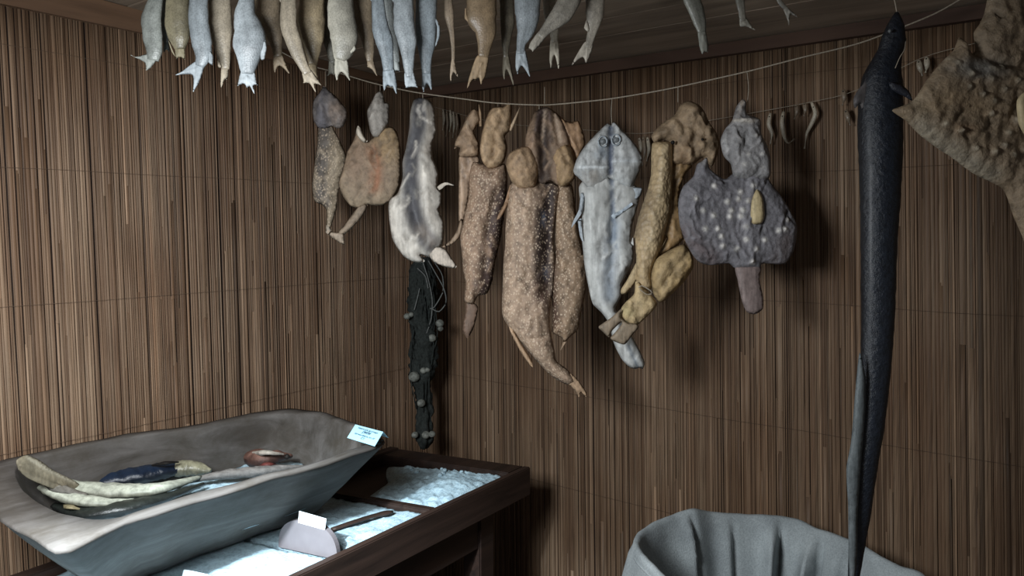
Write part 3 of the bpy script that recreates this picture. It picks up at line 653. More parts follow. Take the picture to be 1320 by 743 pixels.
for s in SF:
    small_fish(s[0], s[1], s[2], s[3], s[4], s[5], s[6], [(f, n) for f, n in s[7]])

# ------------------------------------------------------------------ cord and the large dried fish
def ds(x): return 1/(.4255+(x-420)/780*.1455)
cpx = [(392, 82), (440, 95), (480, 107), (535, 119), (600, 128), (640, 133), (700, 135.5), (745, 132), (790, 127), (860, 115), (960, 93), (1030, 75), (1110, 55), (1200, 20), (1240, -2), (1275, -20)]
def cordp(x):
    xs = [p[0] for p in cpx]; ys = [p[1] for p in cpx]; return np.interp(x, xs, ys)
cp3 = [pax(350, 60, 1, -.03)]+[dep(x, y, ds(x)) for x, y in cpx]
e_ = cp3[-1]; dlt = cp3[-1]-cp3[-2]; cp3.append(e_+dlt*1.2)
cp3[-1][2] = min(cp3[-1][2], ceil_z(cp3[-1][0])-.002)
cord = tube('hanging_cord', curve3(cp3, 90), .0019, M_CORD, None, 7)
tag(cord, 'thin sagging twine carrying the row of large dried fish', 'cord')
def crop(x0, y0, s): return lambda pts: [(x0+a/s, y0+b/s) for a, b in pts]
cA = crop(390, 90, 2.858); cB = crop(570, 120, 3.714); cC = crop(570, 320, 3.714); cD = crop(720, 120, 3.714); cE = crop(720, 290, 3.714); cH = crop(850, 120, 2.477); cT = crop(1130, 0, 2.321)
def big(name, hx, hy, label, cat='dried fish'):
    return empty(name, dep(hx, hy, ds(hx)), label, cat, 'large dried fish on the cord')
def hang(root, x, y0, y1, d, bend=0):
    tube('string', curve3([dep(x, y0, ds(x)), dep(x+bend, (y0+y1)/2, (d+ds(x))/2), dep(x+bend*.3, y1, d)], 8), .0011, M_CORD, root, 6)

# A: grey and brown fish, far left
d = ds(425); r = big('dried_split_fish', 422, 102, 'narrow grey-brown dried fish, leftmost on the cord, with a round gill cover')
hang(r, 420, cordp(420), 116, d)
relief('body', cA([(60, 200), (54, 270), (42, 360), (34, 430), (45, 485), (72, 498), (88, 520), (88, 575), (97, 600), (108, 570), (126, 510), (132, 450), (150, 380), (161, 320), (142, 270), (118, 225), (102, 200)]), d+.008, .022, 15, M_PIKE, r, rgb(150, 136, 116),
       marks=[('line', cA([(80, 200), (78, 300), (66, 430), (80, 490)]), 10, rgb(92, 86, 82), .9)], wrinkle=.003, feats=[('line', cA([(95, 210), (95, 300), (92, 480)]), 4, -.006)], auto=16)
relief('head', cA([(36, 150), (42, 110), (62, 84), (78, 60), (95, 75), (125, 100), (158, 140), (166, 170), (152, 207), (128, 216), (106, 206), (88, 214), (60, 215), (42, 190)]), d-.012, .026, 16, M_BROWN, r, rgb(126, 120, 118),
       marks=[('blob', 390+132/2.858, 90+160/2.858, 11, 17, rgb(168, 150, 136), .9), ('line', cA([(72, 90), (74, 205)]), 8, rgb(108, 106, 112), .8)],
       feats=[('line', cA([(96, 80), (94, 140), (104, 205)]), 3, -.012), ('dot', 437, 147, 10, .008)], wrinkle=.003, auto=14)
relief('tail_fin', [(421, 290), (427, 296), (424, 303), (420, 300)], d, .002, 3, M_FIN, r, rgb(150, 140, 126))
# B: flat rusty fish
d = ds(478); r = big('dried_flatfish', 490, 108, 'rusty brown round flat dried fish with small grey head, second on the cord')
hang(r, 490, cordp(490), 120, d)
relief('body', cA([(262, 250), (282, 228), (305, 212), (332, 212), (350, 235), (360, 290), (362, 360), (355, 430), (330, 478), (290, 500), (250, 498), (240, 496), (210, 510), (175, 500), (145, 460), (132, 420), (140, 390), (155, 340), (165, 300), (185, 265), (198, 225), (205, 206), (214, 216), (226, 245), (240, 264)]), d, .016, 16, M_BROWN, r, rgb(142, 124, 104),
       marks=[('blob', 390+315/2.858, 90+270/2.858, 20, 28, rgb(164, 138, 102), .8), ('blob', 390+200/2.858, 90+330/2.858, 14, 26, rgb(140, 116, 96), .7), ('soft', cA([(262, 300), (275, 360), (270, 440)]), 8, rgb(150, 100, 72), .8), ('soft', cA([(150, 450), (200, 490), (300, 480)]), 10, rgb(150, 134, 112), .6)],
       feats=[('line', cA([(256, 262), (275, 350), (270, 440)]), 3.5, -.008)]+[('dot', 390+(268+6*math.sin(k))/2.858, 90+(350+k*14)/2.858, 2.2, .005) for k in range(7)], wrinkle=.004, auto=26)
relief('head', cA([(240, 180), (238, 150), (255, 115), (272, 84), (290, 78), (300, 98), (302, 118), (318, 125), (320, 150), (316, 195), (300, 222), (280, 247), (260, 246), (248, 222)]), d-.008, .022, 11, M_BROWN, r, rgb(164, 158, 150), feats=[('line', cA([(290, 90), (285, 150), (276, 230)]), 2.5, -.006), ('dot', 488, 137, 3, .006)], wrinkle=.003, auto=12)
relief('pectoral_fin', cA([(196, 232), (204, 206), (214, 216), (226, 245), (240, 264), (225, 268), (210, 255)]), d-.016, .004, 4, M_FIN, r, rgb(196, 186, 170))
relief('tail_stalk', cA([(205, 505), (240, 498), (216, 545), (175, 590), (145, 612), (130, 600), (160, 565)]), d-.003, .007, 7, M_BROWN, r, rgb(146, 130, 112))
relief('tail_fin', cA([(90, 590), (120, 600), (150, 603), (154, 645), (140, 640), (112, 622), (94, 606)]), d-.006, .003, 4, M_FIN, r, rgb(158, 142, 124))
# C: white skin with grey band
d = ds(543); r = big('dried_split_fish', 545, 119, 'white dried fish split open to a grey middle band, third on the cord')
hang(r, 545, cordp(545), 128, d)
relief('body', cA([(410, 112), (440, 103), (470, 114), (485, 140), (490, 190), (492, 235), (478, 270), (480, 322), (490, 350), (500, 380), (498, 440), (512, 452), (510, 500), (500, 515), (520, 560), (522, 600), (515, 645), (495, 662), (470, 690), (435, 682), (450, 705), (435, 712), (400, 705), (370, 685), (345, 650), (330, 620), (320, 560), (316, 500), (325, 475), (350, 455), (368, 400), (368, 340), (380, 290), (392, 220), (396, 160)]), d, .024, 15, M_PALE, r, rgb(200, 194, 184),
       marks=[('line', cA([(436, 108), (430, 200), (405, 300), (400, 400), (408, 500), (430, 580), (470, 640)]), 13, rgb(68, 68, 73), .97), ('line', cA([(470, 150), (476, 230), (462, 310)]), 5, rgb(182, 172, 160), .6), ('soft', cA([(440, 590), (480, 640)]), 8, rgb(128, 118, 108), .7)],
       feats=[('line', cA([(432, 110), (428, 200), (404, 300), (399, 400), (408, 500), (440, 600)]), 7, -.012), ('line', cA([(452, 320), (456, 420), (470, 560)]), 6, .006)], wrinkle=.004, vary=.05, auto=26)
relief('tail_fin', cA([(460, 665), (500, 652), (530, 665), (546, 690), (568, 726), (550, 731), (512, 722), (478, 703)]), d-.006, .004, 6, M_FIN, r, rgb(196, 184, 170))
tube('pectoral_fin', curve3([dep(*cA([(500, 438)])[0], d-.008), dep(*cA([(528, 420)])[0], d-.014), dep(*cA([(557, 426)])[0], d-.012)], 9), [.006, .007, .007, .006, .005, .004, .003, .002, .001], M_FIN, r, 8, lambda f, t: rgb(196, 186, 172), flat=(tuple(FW), .4))
# D: left pike
d = ds(622)+.01; r = big('dried_pike', 640, 128, 'speckled brown dried pike with gaping jaws, fourth on the cord, left of the biggest')
hang(r, 642, cordp(642), 140, d)
relief('body', cB([(150, 330), (130, 400), (125, 500), (100, 620), (86, 690), (95, 780), (100, 850), (112, 910), (106, 980), (112, 1005), (150, 1010), (172, 972), (215, 960), (240, 900), (252, 820), (280, 700), (300, 560), (312, 420), (300, 340), (230, 350)]), d, .034, 18, M_PIKE, r, rgb(146, 122, 102),
       marks=[('line', cB([(295, 500), (262, 650), (245, 800), (215, 930)]), 17, rgb(52, 38, 38), .9)], feats=[('line', cB([(262, 480), (225, 650), (200, 900)]), 5, -.012)], wrinkle=.004, auto=36)
relief('belly_flap', cB([(84, 300), (170, 300), (178, 360), (160, 380), (135, 430), (125, 520), (104, 610), (80, 612), (78, 480), (80, 400)]), d+.012, .008, 10, M_FLESH, r, rgb(164, 140, 118), feats=[('line', cB([(86, 330), (86, 590)]), 2.5, .006)], wrinkle=.003, auto=14)
relief('upper_jaw', cB([(58, 268), (64, 230), (90, 180), (110, 130), (130, 95), (152, 75), (176, 92), (186, 135), (168, 152), (152, 182), (165, 215), (178, 245), (172, 300), (84, 305), (86, 262), (74, 258)]), d-.004, .02, 10, M_BROWN, r, rgb(156, 132, 108), feats=[('dot', 602, 161, 3.2, .007), ('line', cB([(100, 170), (150, 240)]), 3, -.006)], marks=[('blob', 602, 161, 3, 3, rgb(190, 176, 156), .8)], wrinkle=.003, auto=16)
relief('gill_cover', cB([(180, 262), (190, 190), (214, 112), (235, 75), (265, 66), (298, 62), (316, 40), (331, 55), (331, 120), (325, 178), (302, 205), (312, 262), (300, 320), (270, 352), (222, 362), (190, 322)]), d-.022, .024, 11, M_BROWN, r, rgb(168, 142, 112),
       feats=[('line', cB([(205, 330), (192, 260), (215, 140)]), 3, .008), ('line', cB([(250, 310), (262, 200), (300, 110)]), 4, -.008)], marks=[('line', cB([(200, 330), (188, 260)]), 3, rgb(206, 176, 142), .8)], wrinkle=.004, auto=22)
tube('jaw_bone', [dep(*cB([(325, 180)])[0], d-.02), dep(*cB([(345, 135)])[0], d-.022), dep(*cB([(372, 70)])[0], d-.016)], [.005, .0045, .0015], M_FIN, r, 7, lambda f, t: rgb(190, 166, 138))
tube('jaw_bone', [dep(*cB([(176, 56)])[0], d-.004), dep(*cB([(182, 100)])[0], d-.006), dep(*cB([(184, 160)])[0], d-.004)], [.0015, .004, .004], M_FIN, r, 7, lambda f, t: rgb(166, 140, 112))
relief('pelvic_fin', cB([(90, 600), (100, 630), (84, 690), (40, 730), (0, 738), (40, 705), (70, 660)]), d+.004, .003, 4, M_FIN, r, rgb(142, 122, 102))
relief('tail_fin', cC([(114, 255), (150, 262), (172, 285), (158, 360), (140, 405), (120, 432), (100, 400), (100, 365), (110, 310)]), d+.006, .003, 6, M_FIN, r, rgb(104, 84, 70))
# E: the biggest, split pike
d = ds(700); r = big('dried_split_pike', 702, 133, 'biggest speckled brown pike, split open to a dark cavity, hanging mid cord')
hang(r, 702, 112, 134, d); hang(r, 695, cordp(695), 142, d)
bodyE = cB([(335, 430), (312, 540), (303, 650), (300, 743)])+cC([(294, 60), (290, 150), (287, 310), (320, 380), (400, 480), (490, 582), (540, 625), (600, 655), (640, 640), (600, 582), (548, 542), (540, 500), (526, 430), (515, 330), (530, 200), (540, 60)])+cB([(530, 700), (545, 560), (560, 450), (480, 425)])
relief('body', bodyE, d, .036, 20, M_PIKE, r, rgb(154, 132, 112),
       marks=[('line', cB([(500, 470), (496, 560), (488, 700), (486, 850), (492, 960)]), 15, rgb(40, 30, 33), .94), ('soft', cC([(470, 200), (500, 300)]), 10, rgb(110, 88, 76), .7), ('blob', 700, 285, 3.5, 12, rgb(120, 130, 148), .6), ('blob', 703, 352, 4, 8, rgb(112, 116, 128), .5)],  # the two bluish blobs are reflections painted into the dark cavity
       feats=[('line', cB([(500, 460), (494, 700), (490, 950)]), 9, -.026)]+[('dot', 700+2*math.sin(k), 250+k*17, 5, .008) for k in range(9)]+[('line', cC([(400, 430), (500, 425)]), 2, -.006)], wrinkle=.005, auto=60)
relief('side_flap', cB([(545, 450), (620, 440), (640, 560), (670, 743)])+cC([(684, 40), (692, 110), (688, 200), (660, 345), (648, 392), (600, 440), (566, 490), (580, 440), (545, 415), (525, 400), (530, 300), (520, 150), (540, 0)]), d+.012, .03, 16, M_PIKE, r, rgb(144, 122, 100), marks=[('soft', cC([(535, 0), (525, 200), (545, 380)]), 8, rgb(70, 50, 42), .9)], wrinkle=.005, auto=34)
relief('head', cB([(425, 130), (444, 92), (470, 75), (500, 66), (540, 90), (575, 130), (600, 190), (612, 245), (600, 330), (560, 440), (520, 418), (480, 436), (440, 400), (400, 300), (400, 210)]), d-.018, .022, 14, M_BROWN, r, rgb(138, 116, 96),
       marks=[('line', cB([(478, 90), (482, 200), (486, 300), (490, 420)]), 10, rgb(34, 24, 24), .92)]+[('line', cB([(470+k*22, 90), (430+k*45, 240)]), 2, rgb(178, 158, 138) if k % 2 else rgb(84, 70, 68), .7) for k in range(5)],
       feats=[('line', cB([(470+k*20, 90), (430+k*42, 250)]), 2.4, -.007 if k % 2 else .004) for k in range(6)]+[('line', cB([(482, 110), (486, 200), (490, 430)]), 7, -.022)], wrinkle=.003, auto=20)
relief('gill_cover', cB([(330, 420), (306, 345), (320, 292), (370, 260), (420, 262), (455, 320), (458, 390), (440, 450), (372, 456)]), d-.03, .03, 17, M_BROWN, r, rgb(160, 134, 106), feats=[('line', cB([(330, 380), (440, 370)]), 3, -.004), ('dot', 670, 205, 12, .006)], wrinkle=.004, auto=16)
relief('gill_cover', cB([(540, 270), (590, 244), (620, 270), (640, 340), (640, 400), (602, 440), (562, 446), (538, 380), (528, 320)]), d-.03, .026, 15, M_BROWN, r, rgb(160, 134, 102), wrinkle=.004, auto=14)
relief('cheek_flap', cB([(500, 66), (545, 92), (590, 132), (620, 140), (652, 134), (676, 190), (685, 240), (662, 300), (640, 350), (620, 270), (596, 230), (560, 150), (530, 100)]), d-.006, .014, 8, M_FLESH, r, rgb(170, 138, 108), feats=[('line', cB([(520, 80), (580, 160), (630, 280)]), 3, .006)], wrinkle=.003, auto=12)
relief('pectoral_fin', cB([(325, 440), (330, 470), (312, 540), (285, 590), (262, 608), (270, 580), (300, 520)]), d-.004, .003, 4, M_FIN, r, rgb(146, 116, 90))
relief('pelvic_fin', cC([(320, 375), (345, 400), (385, 470), (425, 530), (433, 572), (420, 560), (380, 505), (335, 420)]), d-.012, .003, 4, M_FIN, r, rgb(168, 140, 112))
relief('tail_fin', cC([(590, 640), (612, 600), (650, 632), (690, 690), (688, 712), (664, 692), (655, 714), (640, 690), (618, 665)]), d-.004, .004, 5, M_FIN, r, rgb(164, 138, 112), feats=[('line', cC([(600, 625), (686, 705)]), 1.6, .003), ('line', cC([(600, 640), (650, 705)]), 1.6, .003)], res=2.)
# F: bluish white split fish
d = ds(785); r = big('dried_split_fish', 789, 127, 'bluish white dried fish split flat, with two ringed eyes, right of the biggest pike')
hang(r, 789, cordp(789), 160, d, -1)
BWf = rgb(178, 179, 176)
relief('body', cD([(150, 395), (98, 450), (112, 560), (110, 640), (115, 743)])+cE([(112, 60), (125, 200), (148, 320), (165, 380), (205, 420), (240, 470), (262, 560), (300, 640), (340, 682), (370, 691), (386, 684), (402, 692), (413, 660), (388, 600), (350, 530), (300, 450), (272, 400), (300, 340), (306, 280), (340, 210), (360, 160), (356, 60)])+cD([(346, 720), (352, 640), (385, 520), (388, 466), (345, 420), (300, 380), (220, 380)]), d, .022, 16, M_PALE, r, BWf,
       marks=[('line', cD([(248, 400), (256, 560), (262, 743)]), 3.5, rgb(92, 104, 120), .85), ('soft', cE([(262, 0), (240, 200), (240, 340)]), 9, rgb(132, 144, 158), .7), ('soft', cE([(330, 580), (375, 680)]), 2.5, rgb(112, 122, 132), .8)],
       feats=[('line', cD([(248, 400), (258, 743)]), 5, -.012), ('line', cE([(262, 0), (240, 340)]), 7, -.008), ('line', cE([(330, 580), (375, 680)]), 3, -.005)], wrinkle=.003, vary=.05, auto=26)
headF = relief('head', cD([(70, 372), (90, 310), (130, 250), (190, 186), (236, 144), (250, 156), (265, 138), (310, 180), (350, 222), (392, 280), (402, 322), (382, 390), (350, 450), (300, 452), (248, 410), (200, 442), (150, 462), (110, 420), (76, 388)]), d-.014, .02, 14, M_FLESH, r, rgb(172, 174, 173),
       marks=[('line', cD([(248, 170), (246, 380)]), 4, rgb(66, 76, 96), .9), ('blob', 763, 229, 13, 11, rgb(128, 122, 114), .85), ('blob', 809, 224, 10, 9, rgb(138, 138, 136), .7), ('soft', cD([(95, 360), (230, 362)]), 2, rgb(214, 220, 222), .7), ('soft', cD([(260, 330), (390, 330)]), 2, rgb(210, 216, 220), .6), ('blob', 775, 200, 9, 9, rgb(120, 132, 146), .7)],
       feats=[('line', cD([(248, 160), (246, 400)]), 4, -.012), ('line', cD([(100, 365), (235, 360)]), 2, .005), ('line', cD([(150, 250), (240, 160)]), 2.5, .004), ('line', cD([(265, 160), (345, 240)]), 2.5, .004), ('dot', 763, 232, 10, -.006)], wrinkle=.003, auto=16)
for ex_, ey_ in ((777, 183), (794, 180.5)):
    tube('eye_ring', [dep(ex_+5.6*math.cos(t), ey_+7.*math.sin(t), d-.0365) for t in np.linspace(0, 2*math.pi, 20)], .0024, M_FIN, headF, 7, lambda f, t: rgb(150, 158, 164), closed_ends=False)
    disc_eye('eye', ex_, ey_, d-.031, 4.4, M_EYE, headF)
for q, nm in ((cD([(108, 478), (126, 490), (118, 560), (95, 600), (62, 645), (72, 610), (96, 560)]), 'pectoral_fin'), (cD([(92, 610), (108, 600), (112, 660), (118, 712), (104, 690)]), 'pelvic_fin'), (cD([(345, 462), (365, 452), (402, 455), (396, 490), (372, 510), (350, 500)]), 'pectoral_fin')):
    relief(nm, q, d-.014, .003, 4, M_FIN, r, rgb(168, 176, 182))
relief('skin_strap', cD([(252, 588), (262, 578), (300, 560), (350, 524), (356, 534), (310, 570), (262, 602)]), d-.026, .004, 4, M_FLESH, r, rgb(176, 188, 198))
# G: brown carp
d = ds(858); r = big('dried_carp', 875, 110, 'large tan scaly dried fish with flat grey tail crossing the bluish white fish')
hang(r, 874, cordp(874), 132, d)
relief('back_half', cD([(450, 240), (480, 232), (540, 240), (545, 330), (542, 450), (535, 560), (512, 660), (492, 743)])+cE([(520, 60), (492, 110), (466, 170), (444, 230), (448, 300), (420, 320), (378, 300), (372, 240), (372, 160), (364, 60)])+cD([(352, 720), (360, 690), (384, 590), (424, 470), (442, 390), (444, 290)]), d-.02, .024, 13, M_SCALE, r, rgb(172, 150, 116),
       marks=[('line', cD([(505, 270), (490, 400), (470, 560), (430, 743)]), 5, rgb(192, 172, 138), .7), ('soft', cD([(538, 260), (536, 450), (516, 640)]), 4, rgb(206, 186, 150), .7), ('soft', cD([(430, 480), (375, 680)]), 6, rgb(122, 106, 84), .8)],
       feats=[('line', cD([(500, 260), (480, 450), (440, 700)]), 7, .008)]+[('line', cD([(478+3*k%5-k*2.2, 300+k*26), (532-k*1.6, 296+k*26)]), 1.8, -.004) for k in range(14)], wrinkle=.002, res=2.6)
relief('belly_half', cD([(535, 240), (600, 300), (640, 350), (612, 380), (582, 450), (576, 540), (600, 650), (606, 743)])+cE([(600, 70), (560, 110), (500, 140), (466, 170), (490, 110), (520, 60)])+cD([(492, 743), (512, 660), (535, 560), (540, 400)]), d-.002, .018, 14, M_FLESH, r, rgb(138, 112, 78), wrinkle=.004, feats=[('line', cD([(560, 300), (560, 600)]), 5, -.006)], auto=24)
relief('belly_bulge', cE([(445, 232), (468, 165), (530, 122), (600, 94), (640, 145), (646, 200), (604, 270), (542, 332), (492, 372), (462, 348), (446, 295)]), d-.026, .028, 16, M_BROWN, r, rgb(160, 138, 102),
       feats=[('line', cE([(470, 330), (530, 240), (610, 130)]), 3, -.007), ('line', cE([(500, 350), (570, 260), (630, 170)]), 3, .005), ('line', cE([(455, 290), (500, 200), (580, 115)]), 3, .005)], marks=[('soft', cE([(560, 300), (640, 170)]), 8, rgb(164, 134, 86), .7)], wrinkle=.003, auto=16)
headG = relief('head', cD([(444, 208), (470, 170), (505, 138), (560, 100), (582, 56), (622, 38), (670, 55), (700, 90), (722, 140), (756, 190), (771, 240), (756, 310), (732, 352), (692, 310), (648, 340), (600, 345), (545, 330), (535, 240), (500, 226), (462, 240)]), d-.012, .032, 18, M_BROWN, r, rgb(150, 129, 104),
       feats=[('dot', 867, 184, 3, -.016), ('dot', 905.5, 179.5, 2.5, -.01), ('line', cD([(580, 150), (640, 190), (640, 300)]), 5, -.008), ('dot', 893, 150, 14, .008), ('dot', 905, 190, 12, .008)], marks=[('blob', 880, 200, 9, 20, rgb(120, 94, 66), .7)], wrinkle=.009, wscale=10, auto=40)
disc_eye('eye_socket', 867.3, 183.8, d-.041, 2.7, M_HOLE, headG); disc_eye('eye_socket', 905.6, 179.8, d-.047, 1.8, M_HOLE, headG)
relief('anal_fin', cE([(372, 182), (384, 200), (384, 255), (360, 290), (322, 332), (300, 330), (300, 308), (330, 260)]), d-.012, .004, 5, M_FIN, r, rgb(176, 156, 122))
relief('tail_stalk', cE([(370, 270), (412, 304), (472, 376), (432, 432), (372, 482), (330, 470), (298, 440), (300, 400), (320, 372), (362, 330)]), d-.038, .016, 12, M_BROWN, r, rgb(182, 160, 122), marks=[('blob', 809, 401, 9, 9, rgb(158, 148, 104), .6)], wrinkle=.004, auto=14)
tube('twine_knot', curve3([dep(*cE([p])[0], d-.062) for p in [(384, 300), (400, 292), (440, 315), (448, 330), (420, 332), (388, 308)]], 20), .0014, M_CORD, r, 6)
relief('tail_fin', cE([(302, 402), (250, 446), (192, 488), (214, 514), (240, 538), (258, 506), (300, 466), (304, 474), (270, 516), (248, 542), (262, 556), (316, 573), (352, 530), (384, 492), (372, 474), (330, 468), (298, 440)]), d-.05, .006, 5, M_FIN, r, rgb(128, 114, 96), res=2.4, step=2.)
# H: small turbot
d = ds(950); r = big('dried_turbot', 962, 92, 'dark grey round dried turbot studded with white knobs, rightmost fish on the cord')
hang(r, 963, cordp(963), 133, d, 2)
knobs = [(245, 342), (273, 347), (257, 377), (251, 396), (218, 397), (166, 393), (132, 378), (266, 430), (268, 470), (180, 436), (140, 436), (327, 471), (372, 441), (392, 436), (195, 490), (300, 500), (402, 405), (210, 350), (222, 378), (168, 300), (250, 320), (190, 460), (240, 500), (290, 540), (110, 340), (290, 300), (272, 260)]
kn = cH(knobs)
relief('body', cH([(236, 258), (212, 275), (190, 265), (160, 240), (152, 206), (136, 218), (120, 228), (108, 266), (75, 300), (60, 350), (65, 420), (85, 480), (120, 535), (160, 550), (220, 545), (245, 560), (318, 560), (330, 545), (400, 545), (430, 500), (440, 430), (420, 380), (390, 330), (355, 285), (340, 256), (290, 250)]), d, .02, 18, M_TURBOT, r, rgb(112, 110, 114),
       marks=[('soft', cH([(290, 260), (270, 400), (280, 540)]), 14, rgb(134, 132, 136), .7), ('soft', cH([(80, 450), (160, 530)]), 12, rgb(92, 80, 80), .8), ('soft', cH([(400, 470), (380, 530)]), 12, rgb(96, 86, 84), .7), ('blob', 908, 207, 9, 9, rgb(168, 166, 164), .6)]+[('blob', x, y, 3.4, 3.4, rgb(214, 210, 204), .95) for x, y in kn],
       feats=[('dot', x, y, 2.8, .006) for x, y in kn]+[('line', cH([(290, 270), (280, 540)]), 8, .006)], wrinkle=.005, res=2., vary=.12, auto=40)
relief('head', cH([(195, 152), (210, 115), (232, 88), (245, 45), (265, 20), (278, 30), (280, 66), (322, 85), (326, 130), (345, 170), (356, 215), (350, 272), (296, 280), (240, 270), (228, 228), (205, 200)]), d-.012, .022, 13, M_TURBOT, r, rgb(142, 140, 140),
       marks=[('soft', cH([(236, 90), (280, 96), (322, 90)]), 2.5, rgb(200, 192, 180), .8), ('soft', cH([(262, 25), (250, 75)]), 2.5, rgb(176, 160, 142), .7), ('soft', cH([(204, 155), (212, 195)]), 2.5, rgb(184, 182, 180), .7)]+[('blob', 850+a/2.477, 120+b/2.477, 2.4, 2.4, rgb(206, 202, 196), .8) for a, b in ((250, 150), (300, 140), (275, 200), (320, 200), (262, 232), (318, 240))],
       feats=[('line', cH([(240, 92), (322, 88)]), 2.5, .006), ('line', cH([(238, 106), (320, 104)]), 2.5, -.006), ('line', cH([(222, 120), (222, 200)]), 3, -.006)]+[('dot', 850+a/2.477, 120+b/2.477, 2.5, .005) for a, b in ((250, 150), (300, 140), (275, 200), (320, 200))], wrinkle=.005, res=2.2, vary=.12, auto=20)
relief('tail_fin', cH([(245, 552), (250, 600), (265, 670), (280, 700), (305, 707), (330, 690), (331, 650), (320, 595), (322, 552)]), d-.002, .006, 8, M_FIN, r, rgb(126, 112, 108), feats=[('line', cH([(262+k*13, 560), (276+k*11, 695)]), 1.6, .003) for k in range(4)])
relief('pectoral_fin', cH([(310, 308), (295, 342), (291, 400), (300, 419), (326, 416), (336, 390), (331, 340), (319, 312)]), d-.026, .007, 6, M_FIN, r, rgb(196, 178, 138))

# ------------------------------------------------------------------ eel
d = 1.5
eel = empty('dried_eel', dep(1155, 18, d), 'long glossy blue-black eel-like fish hanging head up before the right wall', 'dried fish')
ep = [(1156, 16, 5), (1155, 30, 22), (1152, 50, 33), (1147, 68, 34), (1142, 84, 42), (1137, 105, 56), (1135, 140, 60), (1135, 180, 60), (1135, 240, 55), (1133, 320, 48), (1132, 400, 45), (1130, 450, 42), (1127, 500, 39), (1120, 560, 38), (1114, 600, 36), (1109, 655, 30), (1104, 710, 21), (1100, 750, 15), (1097, 790, 6)]
ec = curve3([(a, b) for a, b, w in ep], 90); es = np.r_[0, np.cumsum(np.hypot(np.diff([a for a, b, w in ep]), np.diff([b for a, b, w in ep])))]
ew = np.interp(np.linspace(0, es[-1], 90), es, [w for a, b, w in ep])*.46*d/FPX
def eelc(f, t):
    s = math.sin(t); c = np.array(rgb(20, 22, 26)); b_ = np.array(rgb(28, 35, 46)); k = max(0, math.sin(t-.0))
    front = max(0, -math.cos(t)); c = c*(1-front*.7)+b_*front*.7
    return c
tube('body', [dep(a, b, d) for a, b in ec], ew, M_EEL, eel, 26, eelc, flat=(tuple(FW), .8), uneven=.035)
relief('belly_fin', [(1108, 455), (1116, 490), (1115, 540), (1110, 600), (1106, 660), (1105, 715), (1102, 752), (1096, 754), (1094, 715), (1093, 650), (1091, 605), (1097, 570), (1102, 510)], d-.024, .006, 9, M_FIN, eel, rgb(88, 94, 96))
relief('pectoral_fin', [(1119, 96), (1113, 108), (1106, 116), (1100, 128), (1102, 140), (1108, 134), (1112, 142), (1120, 126)], d-.01, .004, 5, M_FIN, eel, rgb(84, 80, 80))
relief('pectoral_fin', [(1146, 106), (1160, 108), (1172, 118), (1176, 130), (1165, 124), (1150, 116)], d-.036, .004, 4, M_EEL, eel, rgb(40, 42, 50))
disc_eye('eye', 1147, 40, d-.022, 2.2, M_EYE, eel)
tube('string', curve3([dep(1157, 22, d), dep(1154, 4, d), dep(1150, -14, d), dep(1150, -14, d)*[1, 1, 0]+np.array([0, 0, ceil_z(dep(1150, -14, d)[0])-.001])], 14), .0012, M_CORD, eel, 6)
tube('string', curve3([dep(1168, 50, d-.004), dep(1166, 64, d-.03), dep(1160, 74, d-.034), dep(1154, 88, d-.036)], 14), .001, M_CORD, eel, 6)

# ------------------------------------------------------------------ big turbot, near the camera
d = 1.15
tb_ = empty('dried_turbot', dep(1330, -40, d), 'big tan-brown dried turbot with bony knobs, nearest, cut by the right picture edge', 'dried fish')
left = [(334, -30), (330, 0), (322, 40), (308, 72), (290, 100), (296, 148), (286, 160), (266, 128), (246, 112), (230, 150), (190, 190), (150, 240), (110, 300), (75, 318), (46, 331), (85, 360), (130, 405), (190, 450), (215, 465), (290, 520), (370, 560), (390, 590), (410, 650), (440, 720), (452, 790), (458, 850)]
right = [(520, 850), (528, 760), (545, 660), (570, 590), (640, 540), (740, 470), (850, 390), (930, 325), (880, 300), (820, 220), (740, 160), (700, 120), (660, 110), (640, 60), (634, 0), (600, -40), (490, -60), (380, -50)]
random.seed(3); tk = [(random.uniform(170, 800), random.uniform(120, 540)) for _ in range(70)]
tk = [p for p in tk if p[1] > 190+abs(p[0]-480)*.15 and p[1] < 520-abs(p[0]-480)*.42][:46]+[(205, 178), (225, 195), (255, 270), (230, 400), (370, 405), (262, 232), (320, 215), (352, 210), (385, 470), (330, 462), (275, 450)]
tk = cT(tk)
relief('body', cT(left+right), d, .02, 26, M_TURBOT, tb_, rgb(122, 106, 86),
       marks=[('blob', 1255, 92, 36, 16, rgb(100, 100, 97), .8), ('soft', cT([(110, 310), (130, 390), (220, 460), (330, 530)]), 12, rgb(140, 132, 116), .75), ('soft', cT([(330, 20), (340, 140)]), 20, rgb(120, 106, 88), .6), ('blob', 1235, 170, 14, 8, rgb(106, 84, 62), .8), ('soft', cT([(100, 335), (200, 300), (300, 330)]), 16, rgb(138, 118, 92), .6)]+[('blob', x, y, 3.6, 3.2, rgb(156, 146, 128), .9) for x, y in tk],
       feats=[('dot', x, y, 3.6, .006) for x, y in tk]+[('line', cT([(120, 300+k*14), (200, 240+k*30)]), 2., -.002) for k in range(6)]+[('line', cT([(288, 158), (360, 200), (480, 210)]), 6, -.008)], wrinkle=.004, res=3.4, vary=.16, wscale=12, auto=24)
tz = dep(*cT([(480, -40)])[0], d)
tube('string', [tz, tz+np.array([0, 0, .05]), np.array([tz[0], tz[1], ceil_z(tz[0])-.001])], .0012, M_CORD, tb_, 6)
relief('pectoral_fin', cT([(420, 300), (455, 270), (480, 300), (478, 380), (450, 410), (425, 370)]), d-.03, .006, 6, M_FIN, tb_, rgb(176, 160, 126))

